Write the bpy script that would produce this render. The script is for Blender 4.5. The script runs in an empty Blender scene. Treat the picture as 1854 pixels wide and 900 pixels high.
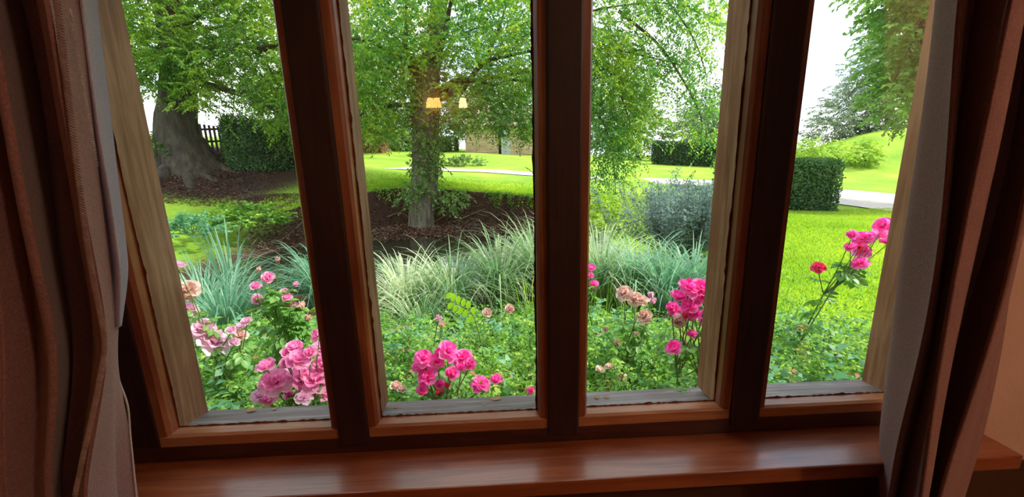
import bpy, bmesh, math, random
import numpy as np
from mathutils import Vector, Matrix, Euler
rng = np.random.default_rng(7); random.seed(7)
S = bpy.context.scene; COL = S.collection

# ------------------------------------------------------------------ camera
F = 700.; TH = math.radians(12.0); PH = math.radians(1.45); PS = math.radians(2.2)
EYE = np.array([0., -0.806, 1.40])
fw = np.array([math.sin(PS)*math.cos(TH), math.cos(PS)*math.cos(TH), -math.sin(TH)])
r0 = np.array([math.cos(PS), -math.sin(PS), 0]); u0 = np.cross(r0, fw)
CR = r0*math.cos(PH) - u0*math.sin(PH); CU = u0*math.cos(PH) + r0*math.sin(PH)
cd = bpy.data.cameras.new('camera'); cam = bpy.data.objects.new('camera', cd); COL.objects.link(cam)
cd.sensor_width = 36; cd.lens = 36*F/1854; cd.clip_start = .02; cd.clip_end = 600
M = Matrix(((CR[0], CU[0], -fw[0], EYE[0]), (CR[1], CU[1], -fw[1], EYE[1]), (CR[2], CU[2], -fw[2], EYE[2]), (0, 0, 0, 1)))
cam.matrix_world = M; S.camera = cam

# ------------------------------------------------------------------ sky, sun, exposure
W = bpy.data.worlds.new('sky'); S.world = W; W.use_nodes = True
wn = W.node_tree.nodes; wl = W.node_tree.links; wn.clear()
tc = wn.new('ShaderNodeTexCoord'); nz = wn.new('ShaderNodeTexNoise'); nz.inputs['Scale'].default_value = 2.6
nz.inputs['Detail'].default_value = 6; nz.inputs['Roughness'].default_value = .55
cr = wn.new('ShaderNodeValToRGB'); cr.color_ramp.elements[0].position = .36; cr.color_ramp.elements[1].position = .56
cr.color_ramp.elements[0].color = (.50, .70, .95, 1); cr.color_ramp.elements[1].color = (1, 1, 1, 1)
bg = wn.new('ShaderNodeBackground'); bg.inputs['Strength'].default_value = 1.35
wo = wn.new('ShaderNodeOutputWorld')
wl.new(tc.outputs['Generated'], nz.inputs['Vector']); wl.new(nz.outputs['Fac'], cr.inputs['Fac'])
wl.new(cr.outputs['Color'], bg.inputs['Color']); wl.new(bg.outputs['Background'], wo.inputs['Surface'])
sd = bpy.data.lights.new('sun', 'SUN'); sun = bpy.data.objects.new('sun', sd); COL.objects.link(sun)
sd.energy = 4.2; sd.angle = math.radians(7); sd.color = (1, .93, .78)
SUN_AZ, SUN_EL = math.radians(94), math.radians(46)      # azimuth from +Y towards +X
sv = Vector((math.sin(SUN_AZ)*math.cos(SUN_EL), math.cos(SUN_AZ)*math.cos(SUN_EL), math.sin(SUN_EL)))
sun.rotation_euler = sv.to_track_quat('Z', 'Y').to_euler(); sun.location = (8, 10, 20)
S.view_settings.view_transform = 'Standard'; S.view_settings.look = 'None'
S.view_settings.exposure = 0.85; S.view_settings.gamma = 1; S.view_settings.use_curve_mapping = False

# ------------------------------------------------------------------ pixel -> place
def ray(x, y): return fw + CR*(x-927)/F - CU*(y-450)/F
def PY(x, y, Y): d = ray(x, y); return EYE + d*(Y-EYE[1])/d[1]
def PZ(x, y, z): d = ray(x, y); return EYE + d*(z-EYE[2])/d[2]

# ------------------------------------------------------------------ helpers
def tag(o, label=None, cat=None, group=None, kind=None):
    if label: o['label'] = label
    if cat: o['category'] = cat
    if group: o['group'] = group
    if kind: o['kind'] = kind
    return o
def link(name, me, mat=None, parent=None):
    o = bpy.data.objects.new(name, me); COL.objects.link(o)
    if mat is not None and me is not None and len(me.materials) == 0: me.materials.append(mat)
    if parent is not None: o.parent = parent; o.matrix_parent_inverse = Matrix.Translation(-parent.location) if parent.location.length > 0 else Matrix()
    return o
def empty(name, loc=(0, 0, 0)):
    o = bpy.data.objects.new(name, None); COL.objects.link(o); o.location = loc; o.empty_display_size = .05; return o
def mesh_np(name, V, Fq, smooth=False):
    """V (n,3), Fq (m,k) faces with the same corner count"""
    me = bpy.data.meshes.new(name); V = np.asarray(V, float); Fq = np.asarray(Fq, int)
    m, k = Fq.shape
    me.vertices.add(len(V)); me.vertices.foreach_set('co', V.ravel())
    me.loops.add(m*k); me.loops.foreach_set('vertex_index', Fq.ravel())
    me.polygons.add(m); me.polygons.foreach_set('loop_start', np.arange(0, m*k, k)); me.polygons.foreach_set('loop_total', np.full(m, k))
    if smooth: me.polygons.foreach_set('use_smooth', np.ones(m, bool))
    me.update(calc_edges=True); me.validate(); return me
def box_mesh(name, lo, hi, bevel=.0):
    bm = bmesh.new(); bmesh.ops.create_cube(bm, size=1)
    lo = np.array(lo); hi = np.array(hi); c = (lo+hi)/2; s = hi-lo
    for v in bm.verts: v.co = Vector((c[0]+v.co.x*s[0], c[1]+v.co.y*s[1], c[2]+v.co.z*s[2]))
    if bevel: bmesh.ops.bevel(bm, geom=bm.edges[:], offset=bevel, segments=2, affect='EDGES', profile=.6)
    me = bpy.data.meshes.new(name); bm.to_mesh(me); bm.free(); return me
def box(name, lo, hi, mat, parent=None, bevel=0.): return link(name, box_mesh(name, lo, hi, bevel), mat, parent)
def prism(name, poly_yz, x0, x1, mat, parent=None):
    n = len(poly_yz); V = [(x0, y, z) for y, z in poly_yz] + [(x1, y, z) for y, z in poly_yz]
    bm = bmesh.new(); vs = [bm.verts.new(v) for v in V]
    bm.faces.new(vs[:n][::-1]); bm.faces.new(vs[n:])
    for i in range(n): bm.faces.new((vs[i], vs[(i+1) % n], vs[n+(i+1) % n], vs[n+i]))
    bmesh.ops.recalc_face_normals(bm, faces=bm.faces)
    me = bpy.data.meshes.new(name); bm.to_mesh(me); bm.free(); return link(name, me, mat, parent)
def smooth_path(P, n):
    P = np.asarray(P, float); m = len(P)
    if m == 2: t = np.linspace(0, 1, n)[:, None]; return P[0]*(1-t)+P[1]*t
    out = []; Q = np.vstack([2*P[0]-P[1], P, 2*P[-1]-P[-2]])
    for t in np.linspace(0, m-1-1e-6, n):
        i = int(t); f = t-i; a, b, c, d = Q[i:i+4]
        out.append(.5*((2*b)+(c-a)*f+(2*a-5*b+4*c-d)*f*f+(3*b-a-3*c+d)*f**3))
    return np.array(out)
def tube_np(P, R, sides=6, flute=0., seed=0):
    P = np.asarray(P, float); n = len(P); R = np.broadcast_to(np.asarray(R, float), (n,))
    T = np.gradient(P, axis=0); T /= np.linalg.norm(T, axis=1)[:, None]+1e-9
    ref = np.array([0.31, 0.95, 0.05]) if abs(T[0][1]) < .8 else np.array([1., 0, 0])
    A = np.cross(T, ref); A /= np.linalg.norm(A, axis=1)[:, None]+1e-9; B = np.cross(T, A)
    a = np.arange(sides)*2*math.pi/sides
    g = np.random.default_rng(seed)
    fl = 1+flute*(np.sin(a*3+1+seed)+.6*np.sin(a*7+2.))+0*a
    rr = R[:, None]*fl[None]*(1+flute*.5*g.standard_normal((n, sides)))
    V = P[:, None]+A[:, None]*(np.cos(a)[None, :, None]*rr[..., None])+B[:, None]*(np.sin(a)[None, :, None]*rr[..., None])
    V = V.reshape(-1, 3); i = np.arange(n-1)[:, None]*sides; j = np.arange(sides)[None]; k = (j+1) % sides
    Fq = np.stack([i+j, i+k, i+sides+k, i+sides+j], -1).reshape(-1, 4)
    return V, Fq
def join_np(parts):
    Vs, Fs, o = [], [], 0
    for V, Fq in parts: Vs.append(V); Fs.append(Fq+o); o += len(V)
    return np.vstack(Vs), np.vstack(Fs)
def tubes(name, lst, mat, parent=None, sides=6, flute=0., smooth=True):
    V, Fq = join_np([tube_np(P, R, sides, flute, i) for i, (P, R) in enumerate(lst)])
    return link(name, mesh_np(name, V, Fq, smooth), mat, parent)
def norm(v): return v/(np.linalg.norm(v, axis=-1, keepdims=True)+1e-9)
def leaves_np(Pos, Ax, Nr, L, Wd, fold=.25):
    """kite-shaped leaves, 2 quads... base, right, tip, left with a folded midrib"""
    Ax = norm(Ax); Sd = norm(np.cross(Ax, Nr)); Nn = np.cross(Sd, Ax)
    L = np.asarray(L)[:, None]; Wd = np.asarray(Wd)[:, None]
    b = Pos; t = Pos+Ax*L-Nn*L*.12; m = Pos+Ax*L*.45
    r = m+Sd*Wd*.5+Nn*Wd*fold; l = m-Sd*Wd*.5+Nn*Wd*fold
    V = np.stack([b, r, t, l], 1).reshape(-1, 3)
    Fq = np.arange(len(V)).reshape(-1, 4); return V, Fq
def rand_dirs(n, up=0.):
    v = rng.standard_normal((n, 3)); v[:, 2] += up; return norm(v)
def spray_leaves(C, D, L, k, leaf, wr=.55, droop=.35, updown=.0):
    """sprays of leaves along short drooping twigs"""
    n = len(C); t = (np.arange(k)+.5)/k
    D = norm(D); L = np.broadcast_to(L, (n,))
    P = C[:, None]+D[:, None]*(t[None, :, None]*L[:, None, None])
    P[..., 2] -= droop*L[:, None]*t[None]**2
    T = np.broadcast_to(D[:, None], P.shape).copy(); T[..., 2] -= 2*droop*t[None]
    sd = norm(np.cross(D, np.array([0, 0, 1.])))[:, None]*np.where(np.arange(k) % 2 == 0, 1, -1)[None, :, None]
    Ax = norm(T)*.55+sd*.8+rng.standard_normal(P.shape)*.28; Ax[..., 2] -= .25
    Nr = np.zeros(P.shape); Nr[..., 2] = 1; Nr += rng.standard_normal(P.shape)*.45
    P = P.reshape(-1, 3); Ln = leaf*rng.uniform(.65, 1.25, len(P))
    return leaves_np(P, Ax.reshape(-1, 3), Nr.reshape(-1, 3), Ln, Ln*wr)
def leaf_obj(name, parts, mat, parent=None, kind='stuff'):
    V, Fq = join_np(parts); o = link(name, mesh_np(name, V, Fq), mat, parent)
    if kind: o['kind'] = kind
    return o
def in_poly(x, y, poly):
    poly = np.asarray(poly, float); ins = np.zeros(len(x), bool); j = len(poly)-1
    for i in range(len(poly)):
        xi, yi = poly[i]; xj, yj = poly[j]
        c = ((yi > y) != (yj > y)) & (x < (xj-xi)*(y-yi)/(yj-yi+1e-12)+xi); ins ^= c; j = i
    return ins
def poly_points(poly, n, Y0, Y1):
    """n places inside a pixel outline, at distances Y0..Y1"""
    poly = np.asarray(poly, float); lo = poly.min(0); hi = poly.max(0); out = []
    while sum(map(len, out)) < n:
        q = rng.uniform(lo, hi, (n*2, 2)); q = q[in_poly(q[:, 0], q[:, 1], poly)]; out.append(q)
    q = np.vstack(out)[:n]; Y = rng.uniform(Y0, Y1, n)
    d = fw[None]+CR[None]*((q[:, 0]-927)/F)[:, None]-CU[None]*((q[:, 1]-450)/F)[:, None]
    return EYE+d*((Y-EYE[1])/d[:, 1])[:, None]

# ------------------------------------------------------------------ materials
def mat_new(name):
    m = bpy.data.materials.new(name); m.use_nodes = True; nt = m.node_tree; nt.nodes.clear()
    out = nt.nodes.new('ShaderNodeOutputMaterial'); return m, nt, out
def N(nt, t, **kw):
    n = nt.nodes.new(t)
    for k, v in kw.items():
        if k.startswith('_'): setattr(n, k[1:], v)
        else: n.inputs[k.replace('__', ' ')].default_value = v
    return n
def ramp(nt, fac, stops):
    r = nt.nodes.new('ShaderNodeValToRGB'); e = r.color_ramp.elements
    while len(e) < len(stops): e.new(.5)
    for el, (p, c) in zip(e, stops): el.position = p; el.color = (*c, 1)
    nt.links.new(fac, r.inputs['Fac']); return r.outputs['Color']
def wood(name, cols, rough=.4, axis=2, scale=9., spec=.5, bump=.15, coat=0.):
    m, nt, out = mat_new(name); L = nt.links.new
    tc = N(nt, 'ShaderNodeTexCoord'); mp = N(nt, 'ShaderNodeMapping')
    sc = [scale*5]*3; sc[axis] = scale*.35; mp.inputs['Scale'].default_value = sc
    L(tc.outputs['Object'], mp.inputs['Vector'])
    n1 = N(nt, 'ShaderNodeTexNoise', Scale=1.3, Detail=7., Roughness=.62, Distortion=.6); L(mp.outputs['Vector'], n1.inputs['Vector'])
    n2 = N(nt, 'ShaderNodeTexNoise', Scale=3.2, Detail=3.); L(tc.outputs['Object'], n2.inputs['Vector'])
    mx = N(nt, 'ShaderNodeMath', _operation='MULTIPLY_ADD'); mx.inputs[1].default_value = .45; L(n2.outputs['Fac'], mx.inputs[0])
    a2 = N(nt, 'ShaderNodeMath', _operation='MULTIPLY'); a2.inputs[1].default_value = .72; L(n1.outputs['Fac'], a2.inputs[0]); L(a2.outputs[0], mx.inputs[2])
    c = ramp(nt, mx.outputs[0], [(.35, cols[0]), (.55, cols[1]), (.75, cols[2])])
    b = N(nt, 'ShaderNodeBsdfPrincipled', Roughness=rough); b.inputs['Specular IOR Level'].default_value = spec
    b.inputs['Coat Weight'].default_value = coat; b.inputs['Coat Roughness'].default_value = .19
    L(c, b.inputs['Base Color'])
    bp = N(nt, 'ShaderNodeBump', Strength=bump, Distance=.004); L(n1.outputs['Fac'], bp.inputs['Height']); L(bp.outputs['Normal'], b.inputs['Normal'])
    L(b.outputs['BSDF'], out.inputs['Surface']); return m
def leafmat(name, cols, trans=.5, rough=.45, noise=1.5, gloss=.35, gain=1.25):
    """leaf colour varies leaf by leaf and in drifts; thin and translucent"""
    m, nt, out = mat_new(name); L = nt.links.new
    g = N(nt, 'ShaderNodeNewGeometry'); tc = N(nt, 'ShaderNodeTexCoord')
    n = N(nt, 'ShaderNodeTexNoise', Scale=noise, Detail=3.); L(tc.outputs['Object'], n.inputs['Vector'])
    mx = N(nt, 'ShaderNodeMath', _operation='MULTIPLY_ADD'); mx.inputs[1].default_value = .5; L(g.outputs['Random Per Island'], mx.inputs[0])
    a2 = N(nt, 'ShaderNodeMath', _operation='MULTIPLY_ADD'); a2.inputs[1].default_value = 1.2; a2.inputs[2].default_value = -.35; L(n.outputs['Fac'], a2.inputs[0]); L(a2.outputs[0], mx.inputs[2])
    cols = [tuple(min(.95, v*gain) for v in q) for q in cols]
    k = len(cols); c = ramp(nt, mx.outputs[0], [(.15+.7*i/(k-1), q) for i, q in enumerate(cols)])
    b = N(nt, 'ShaderNodeBsdfPrincipled', Roughness=rough); b.inputs['Specular IOR Level'].default_value = gloss; L(c, b.inputs['Base Color'])
    hs = N(nt, 'ShaderNodeHueSaturation', Saturation=1.1, Value=1.35); hs.inputs['Hue'].default_value = .485; L(c, hs.inputs['Color'])
    t = N(nt, 'ShaderNodeBsdfTranslucent'); L(hs.outputs['Color'], t.inputs['Color'])
    ms = N(nt, 'ShaderNodeMixShader', Fac=trans); L(b.outputs['BSDF'], ms.inputs[1]); L(t.outputs['BSDF'], ms.inputs[2])
    L(ms.outputs['Shader'], out.inputs['Surface']); return m
def noisy(name, cols, scale=5., rough=.8, detail=5., bump=0., bscale=None, spec=.3, trans=0., sheen=0., stretch=None, metal=0.):
    m, nt, out = mat_new(name); L = nt.links.new
    tc = N(nt, 'ShaderNodeTexCoord'); src = tc.outputs['Object']
    if stretch: mp = N(nt, 'ShaderNodeMapping'); mp.inputs['Scale'].default_value = stretch; L(src, mp.inputs['Vector']); src = mp.outputs['Vector']
    n = N(nt, 'ShaderNodeTexNoise', Scale=scale, Detail=detail, Roughness=.6); L(src, n.inputs['Vector'])
    k = len(cols); c = ramp(nt, n.outputs['Fac'], [(.3+.4*i/(k-1), q) for i, q in enumerate(cols)])
    b = N(nt, 'ShaderNodeBsdfPrincipled', Roughness=rough, Metallic=metal); b.inputs['Specular IOR Level'].default_value = spec
    b.inputs['Sheen Weight'].default_value = sheen; L(c, b.inputs['Base Color'])
    if bump:
        n2 = N(nt, 'ShaderNodeTexNoise', Scale=bscale or scale*4, Detail=4.); L(src, n2.inputs['Vector'])
        bp = N(nt, 'ShaderNodeBump', Strength=bump, Distance=.02); L(n2.outputs['Fac'], bp.inputs['Height']); L(bp.outputs['Normal'], b.inputs['Normal'])
    if trans:
        t = N(nt, 'ShaderNodeBsdfTranslucent'); L(c, t.inputs['Color']); ms = N(nt, 'ShaderNodeMixShader', Fac=trans)
        L(b.outputs['BSDF'], ms.inputs[1]); L(t.outputs['BSDF'], ms.inputs[2]); L(ms.outputs['Shader'], out.inputs['Surface'])
    else: L(b.outputs['BSDF'], out.inputs['Surface'])
    return m

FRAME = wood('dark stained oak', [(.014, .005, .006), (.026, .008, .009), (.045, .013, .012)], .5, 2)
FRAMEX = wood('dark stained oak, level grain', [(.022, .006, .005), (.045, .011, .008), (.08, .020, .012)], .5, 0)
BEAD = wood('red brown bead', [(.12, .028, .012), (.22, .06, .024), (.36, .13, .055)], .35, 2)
BEADX_LIT = wood('red brown bead, level grain', [(.22, .075, .03), (.36, .135, .058), (.50, .23, .11)], .35, 0)  # paler than the upright beads: daylight on the bottom beads is in the colour
SILL = wood('varnished oak sill', [(.10, .020, .007), (.28, .065, .018), (.46, .14, .045)], .36, 0, 7., .7, .3, .7)
WEATH = wood('weathered outer oak', [(.10, .038, .015), (.20, .085, .037), (.33, .175, .095)], .75, 2, 8., .3, .5)
WEATHX = wood('weathered grey outer sill', [(.06, .047, .045), (.14, .115, .11), (.30, .27, .26)], .6, 0, 8., .4, .5)
PUTTY = noisy('old brown mastic', [(.10, .025, .012), (.22, .07, .03), (.36, .17, .09)], 40, .7, bump=.6)
PLASTER = noisy('pink cream plaster', [(.62, .40, .32), (.68, .45, .36), (.72, .49, .40)], 3, .85, bump=.1, bscale=60)
RENDER_ = noisy('cream exterior render', [(.6, .56, .48), (.7, .66, .58)], 4, .9, bump=.3)
SHADEWALL = noisy('lower wall in painted shade', [(.05, .02, .012), (.09, .035, .02)], 4, .6)
FLOORM = wood('dark floor boards', [(.05, .02, .01), (.10, .045, .02), (.16, .08, .04)], .4, 1)
CEILM = noisy('ceiling paint', [(.62, .55, .46), (.68, .6, .5)], 3, .9)
BARK = noisy('grey green bark', [(.045, .04, .028), (.13, .115, .08), (.20, .20, .12)], 5, .9, bump=1., bscale=14, stretch=(2.5, 2.5, .5))
BEECHB = noisy('dark beech bark', [(.024, .020, .014), (.055, .045, .033), (.085, .08, .052)], 3, .9, bump=.9, bscale=12, stretch=(2.5, 2.5, .5))
TWIG = noisy('thin branch bark', [(.04, .034, .024), (.09, .075, .05)], 6, .9)
BEECH = leafmat('beech leaves', [(.035, .10, .025), (.085, .20, .035), (.17, .31, .05), (.30, .40, .06)], .55, .4, .8)
CENTRE = leafmat('centre tree leaves', [(.04, .13, .055), (.085, .23, .055), (.18, .34, .05), (.40, .47, .06)], .55, .32, .55, .55)
IVY = leafmat('ivy leaves', [(.05, .13, .035), (.12, .25, .06), (.22, .36, .09)], .35, .35, 3., .5)
MAPLE = leafmat('maple leaves', [(.07, .16, .045), (.14, .28, .07), (.24, .39, .10)], .5, .4, .9)
WILLOW = leafmat('grey willow leaves', [(.13, .17, .12), (.22, .27, .18), (.33, .38, .26)], .45, .5, .6)
DISTANT = leafmat('far tree leaves', [(.06, .13, .05), (.11, .20, .07), (.19, .29, .10)], .45, .6, .25)
CONIFER = leafmat('dark conifer leaves', [(.015, .05, .025), (.035, .09, .04), (.07, .14, .06)], .3, .6, .5)
HEDGE = leafmat('hedge leaves', [(.022, .065, .022), (.055, .14, .04), (.11, .22, .055)], .35, .45, 1.2, .4)
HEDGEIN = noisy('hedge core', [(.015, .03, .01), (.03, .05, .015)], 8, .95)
LIME = leafmat('lime shrub leaves', [(.12, .24, .04), (.22, .37, .06), (.36, .48, .09)], .5, .5, 1.)
COPPER = leafmat('copper shrub leaves', [(.20, .09, .07), (.36, .20, .15), (.30, .28, .14)], .5, .5, 1.)
BLUE = leafmat('blue green shrub leaves', [(.07, .13, .12), (.14, .22, .21), (.25, .33, .31)], .4, .5, 2.)
SEDGE = leafmat('sedge blades', [(.06, .15, .07), (.15, .27, .12), (.33, .42, .25), (.52, .56, .40)], .4, .4, 1., .5)
IRIS = leafmat('blue green iris blades', [(.06, .17, .11), (.13, .28, .18), (.26, .41, .28)], .4, .4, 1., .5)
COVER = leafmat('ground cover leaves', [(.03, .10, .02), (.09, .23, .04), (.19, .38, .06), (.38, .52, .12)], .5, .45, 3.5)
COVERB = leafmat('bluish ground cover leaves', [(.05, .16, .09), (.12, .30, .17), (.26, .45, .28)], .45, .45, 2.)
ROSEL = leafmat('rose leaves', [(.05, .16, .035), (.11, .27, .06), (.20, .37, .09)], .45, .4, 2., .5)
YOUNG = leafmat('young leaflets', [(.26, .52, .03), (.36, .64, .05)], .55, .4, 2.)
STEM = noisy('green stems', [(.08, .16, .04), (.16, .26, .07)], 8, .6, trans=.1)
DRY = leafmat('dry leaves', [(.16, .08, .035), (.32, .19, .09), (.50, .36, .20)], .35, .7, 3.)
LITTER = leafmat('fallen leaves', [(.045, .028, .02), (.10, .055, .037), (.19, .105, .065)], .15, .75, 1.)
LAWNB = leafmat('lawn blades', [(.14, .30, .03), (.27, .44, .045), (.42, .54, .08)], .4, .6, .35)
GRAVEL = noisy('pale gravel', [(.42, .38, .35), (.55, .50, .46), (.66, .61, .57)], 20, .9, bump=.4, bscale=90)
ROOT = noisy('roots', [(.06, .045, .03), (.16, .12, .08)], 9, .9, bump=.5)
SUBJ = {}
def petal(name, cols, trans=.45):
    return leafmat(name, cols, trans, .5, 9., .3, 1.)
PALE = petal('pale lilac pink petals', [(.62, .34, .50), (.78, .52, .66), (.88, .70, .80)])
PINK = petal('rose pink petals', [(.76, .24, .48), (.86, .40, .63), (.93, .60, .77)])
HOT = petal('hot pink petals', [(.80, .08, .38), (.90, .18, .54), (.95, .40, .71)])
FADED = petal('faded petals', [(.56, .35, .29), (.74, .56, .50), (.86, .74, .70)])
REDP = petal('red pink petals', [(.60, .03, .09), (.78, .08, .17), (.85, .2, .3)])
YELL = noisy('stamens', [(.45, .30, .06), (.62, .45, .12)], 30, .7)

# ------------------------------------------------------------------ ground
def tps_fit(P, z, lam=.02):
    n = len(P); r = np.linalg.norm(P[:, None]-P[None], axis=2); K = np.where(r > 0, r*r*np.log(r+1e-9), 0)+lam*np.eye(n)
    A = np.zeros((n+3, n+3)); A[:n, :n] = K; A[:n, n] = 1; A[:n, n+1:] = P; A[n, :n] = 1; A[n+1:, :n] = P.T
    return np.linalg.solve(A, np.concatenate([z, [0, 0, 0]]))
CP = [PY(*q) for q in [(330, 284, 13), (450, 303, 13.6), (540, 309, 14), (330, 335, 11.6), (350, 385, 10.2), (440, 340, 12.2), (230, 285, 13), (130, 280, 14), (250, 400, 9.6),
      (680, 338, 12.6), (860, 346, 12.8), (960, 352, 12.5), (560, 345, 12.0), (1130, 378, 11), (700, 304, 20), (850, 309, 19.5), (960, 316, 19), (1170, 328, 17), (1300, 335, 16),
      (1590, 350, 14.5), (1590, 382, 10.4), (1490, 385, 10), (1750, 370, 13), (900, 279, 32), (700, 272, 34), (1000, 284, 32), (1250, 299, 34), (1450, 325, 19), (1590, 319, 19.5),
      (375, 262, 17), (270, 245, 28), (100, 250, 28), (500, 268, 26), (1400, 300, 34)]]
for x in (-20, -10, -5, 0, 5, 10, 20):
    for y in (-1, 2, 5): CP.append(np.array([x, y, 0.]))
for x, y, z in [(-6, 7.5, .1), (6, 8, 0), (2.8, 8.5, .0), (-60, 60, 6), (-20, 70, 5.5), (0, 75, 4.2), (30, 75, 2.8), (70, 60, 2), (60, 20, .6), (-60, 15, 4), (30, 14, .2), (-60, 0, 0), (60, 0, 0), (-100, 130, 9), (0, 140, 5), (100, 130, 3), (18, 9, 0), (-12, 10, 1.0)]: CP.append(np.array([x, y, z]))
CP = np.array(CP); _w = tps_fit(CP[:, :2], CP[:, 2])
POND = np.array([(-6.2, 6.6), (-6.3, 8.6), (-4.9, 11.0), (-3.3, 12.2), (-1.5, 12.55), (.4, 12.45), (1.6, 11.9), (2.2, 10.6), (2.1, 8.6), (1.9, 5.8), (1.3, 4.2), (-1.5, 3.5), (-4.0, 3.8)])
def poly_sd(x, y, poly):
    d = np.full(x.shape, 1e9)
    for i in range(len(poly)):
        a = poly[i-1]; b = poly[i]; e = b-a; px, py = x-a[0], y-a[1]
        t = np.clip((px*e[0]+py*e[1])/(e@e), 0, 1); d = np.minimum(d, np.hypot(px-t*e[0], py-t*e[1]))
    return np.where(in_poly(x.ravel(), y.ravel(), poly).reshape(x.shape), d, -d)
def hgt(x, y):
    x = np.atleast_1d(np.asarray(x, float)); y = np.atleast_1d(np.asarray(y, float)); sh = x.shape; x = x.ravel(); y = y.ravel()
    z = np.empty(len(x)); n = len(CP)
    for s in range(0, len(x), 20000):
        q = np.stack([x[s:s+20000], y[s:s+20000]], 1); r = np.linalg.norm(q[:, None]-CP[None, :, :2], axis=2)
        z[s:s+20000] = np.where(r > 0, r*r*np.log(r+1e-9), 0)@_w[:n]+_w[n]+q@_w[n+1:]
    z = np.where(y < 1.2, 0, z)+.04*np.sin(x*.9+.3*y)*np.clip((y-5)/6, 0, 1)
    # raised grassy mound on the far right
    z = z+2.6*np.exp(-(((x-27)/6.5)**2+((y-25)/4.2)**2))
    sd = poly_sd(x, y, POND); far = np.clip((y-8)/3, 0, 1)
    wdt = 1.5*(1-far)+.55*far; t = np.clip((sd+.15)/wdt, 0, 1); t = t*t*(3-2*t)
    bed = -.40-.30*np.clip((10.4-y)/2.2, 0, 1)+.06*np.sin(3*x+2*y)*np.sin(2.3*y)
    return (z*(1-t)+bed*t).reshape(sh)
def G(x, y): return float(hgt(x, y)[0])
def PG(px, py, ymax=60):
    d = ray(px, py); ts = np.geomspace(1.0, ymax+1, 900)/d[1]; P = EYE+d*ts[:, None]
    below = P[:, 2] < hgt(P[:, 0], P[:, 1]); i = int(np.argmax(below)) if below.any() else len(ts)-1
    p = P[i].copy(); p[2] = G(p[0], p[1]); return p
xs = np.concatenate([np.sinh(np.linspace(-4.4, -2.2, 50)), np.linspace(-4.3, 4.3, 100), np.sinh(np.linspace(2.2, 4.6, 60))])
xs = np.unique(np.round(np.where(np.abs(xs) > 4.35, xs*1.8, xs*1.0), 4)); xs.sort()
ys = np.concatenate([np.linspace(.2, 4, 24), np.linspace(4.1, 14, 110), np.geomspace(14.2, 150, 70)])
X, Yg = np.meshgrid(xs, ys); Z = hgt(X, Yg); ny, nx = X.shape
idx = np.arange(ny*nx).reshape(ny, nx)
gm = mesh_np('ground', np.stack([X, Yg, Z], -1).reshape(-1, 3), np.stack([idx[:-1, :-1], idx[:-1, 1:], idx[1:, 1:], idx[1:, :-1]], -1).reshape(-1, 4), True)
# what grows where: grass / bare soil and fallen leaves / garden bed, as a vertex attribute
sdp = poly_sd(X, Yg, POND)
tree0 = PG(330, 285); hedge_l = PG(460, 306)
soil = np.clip((sdp+.28)/.22, 0, 1)
for c, rx, ry in ((tree0, 4.6, 2.6), (hedge_l, 3.4, 1.3)):
    soil = np.maximum(soil, np.clip(1.6-1.2*np.hypot((X-c[0])/rx, (Yg-c[1])/ry), 0, 1)*.85)
soil = np.maximum(soil, np.clip((2.9-X-.1*Yg)/.6, 0, 1)*np.clip((6.5-Yg)/1., 0, 1))
soil = np.maximum(soil, np.clip((1.9-Yg)/.5, 0, 1))
at = gm.attributes.new('bare_soil', 'FLOAT', 'POINT'); at.data.foreach_set('value', soil.ravel())
m, nt, out = mat_new('lawn and soil'); L = nt.links.new
tcn = N(nt, 'ShaderNodeTexCoord'); n1 = N(nt, 'ShaderNodeTexNoise', Scale=.55, Detail=5.); n2 = N(nt, 'ShaderNodeTexNoise', Scale=14., Detail=5., Roughness=.7)
n3 = N(nt, 'ShaderNodeTexNoise', Scale=38., Detail=4., Roughness=.7)
for q in (n1, n2, n3): L(tcn.outputs['Object'], q.inputs['Vector'])
mm = N(nt, 'ShaderNodeMath', _operation='MULTIPLY_ADD'); mm.inputs[1].default_value = .5; L(n2.outputs['Fac'], mm.inputs[0]); mb = N(nt, 'ShaderNodeMath', _operation='MULTIPLY'); mb.inputs[1].default_value = .5; L(n1.outputs['Fac'], mb.inputs[0]); L(mb.outputs[0], mm.inputs[2])
cg = ramp(nt, mm.outputs[0], [(.36, (.13, .27, .028)), (.5, (.23, .39, .035)), (.64, (.36, .47, .06))])
cs = ramp(nt, n3.outputs['Fac'], [(.3, (.016, .011, .008)), (.5, (.05, .030, .021)), (.7, (.125, .075, .048))])
atn = N(nt, 'ShaderNodeAttribute', _attribute_name='bare_soil'); edge = N(nt, 'ShaderNodeMath', _operation='MULTIPLY_ADD'); edge.inputs[1].default_value = .7; L(n2.outputs['Fac'], edge.inputs[0])
e2 = N(nt, 'ShaderNodeMath', _operation='ADD'); e2.inputs[1].default_value = -.35; L(atn.outputs['Fac'], e2.inputs[0]); L(e2.outputs[0], edge.inputs[2])
fr = ramp(nt, edge.outputs[0], [(.38, (0, 0, 0)), (.58, (1, 1, 1))])
mix = N(nt, 'ShaderNodeMix', _data_type='RGBA'); L(fr, mix.inputs['Factor']); L(cg, mix.inputs[6]); L(cs, mix.inputs[7])
pb = N(nt, 'ShaderNodeBsdfPrincipled', Roughness=.9); pb.inputs['Specular IOR Level'].default_value = .15; L(mix.outputs[2], pb.inputs['Base Color'])
bmp = N(nt, 'ShaderNodeBump', Strength=.6, Distance=.05); L(n3.outputs['Fac'], bmp.inputs['Height']); L(bmp.outputs['Normal'], pb.inputs['Normal'])
L(pb.outputs['BSDF'], out.inputs['Surface'])
tag(link('ground', gm, m), 'bright green lawn rising from the pond banks to the far trees', 'lawn', kind='structure')

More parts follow.
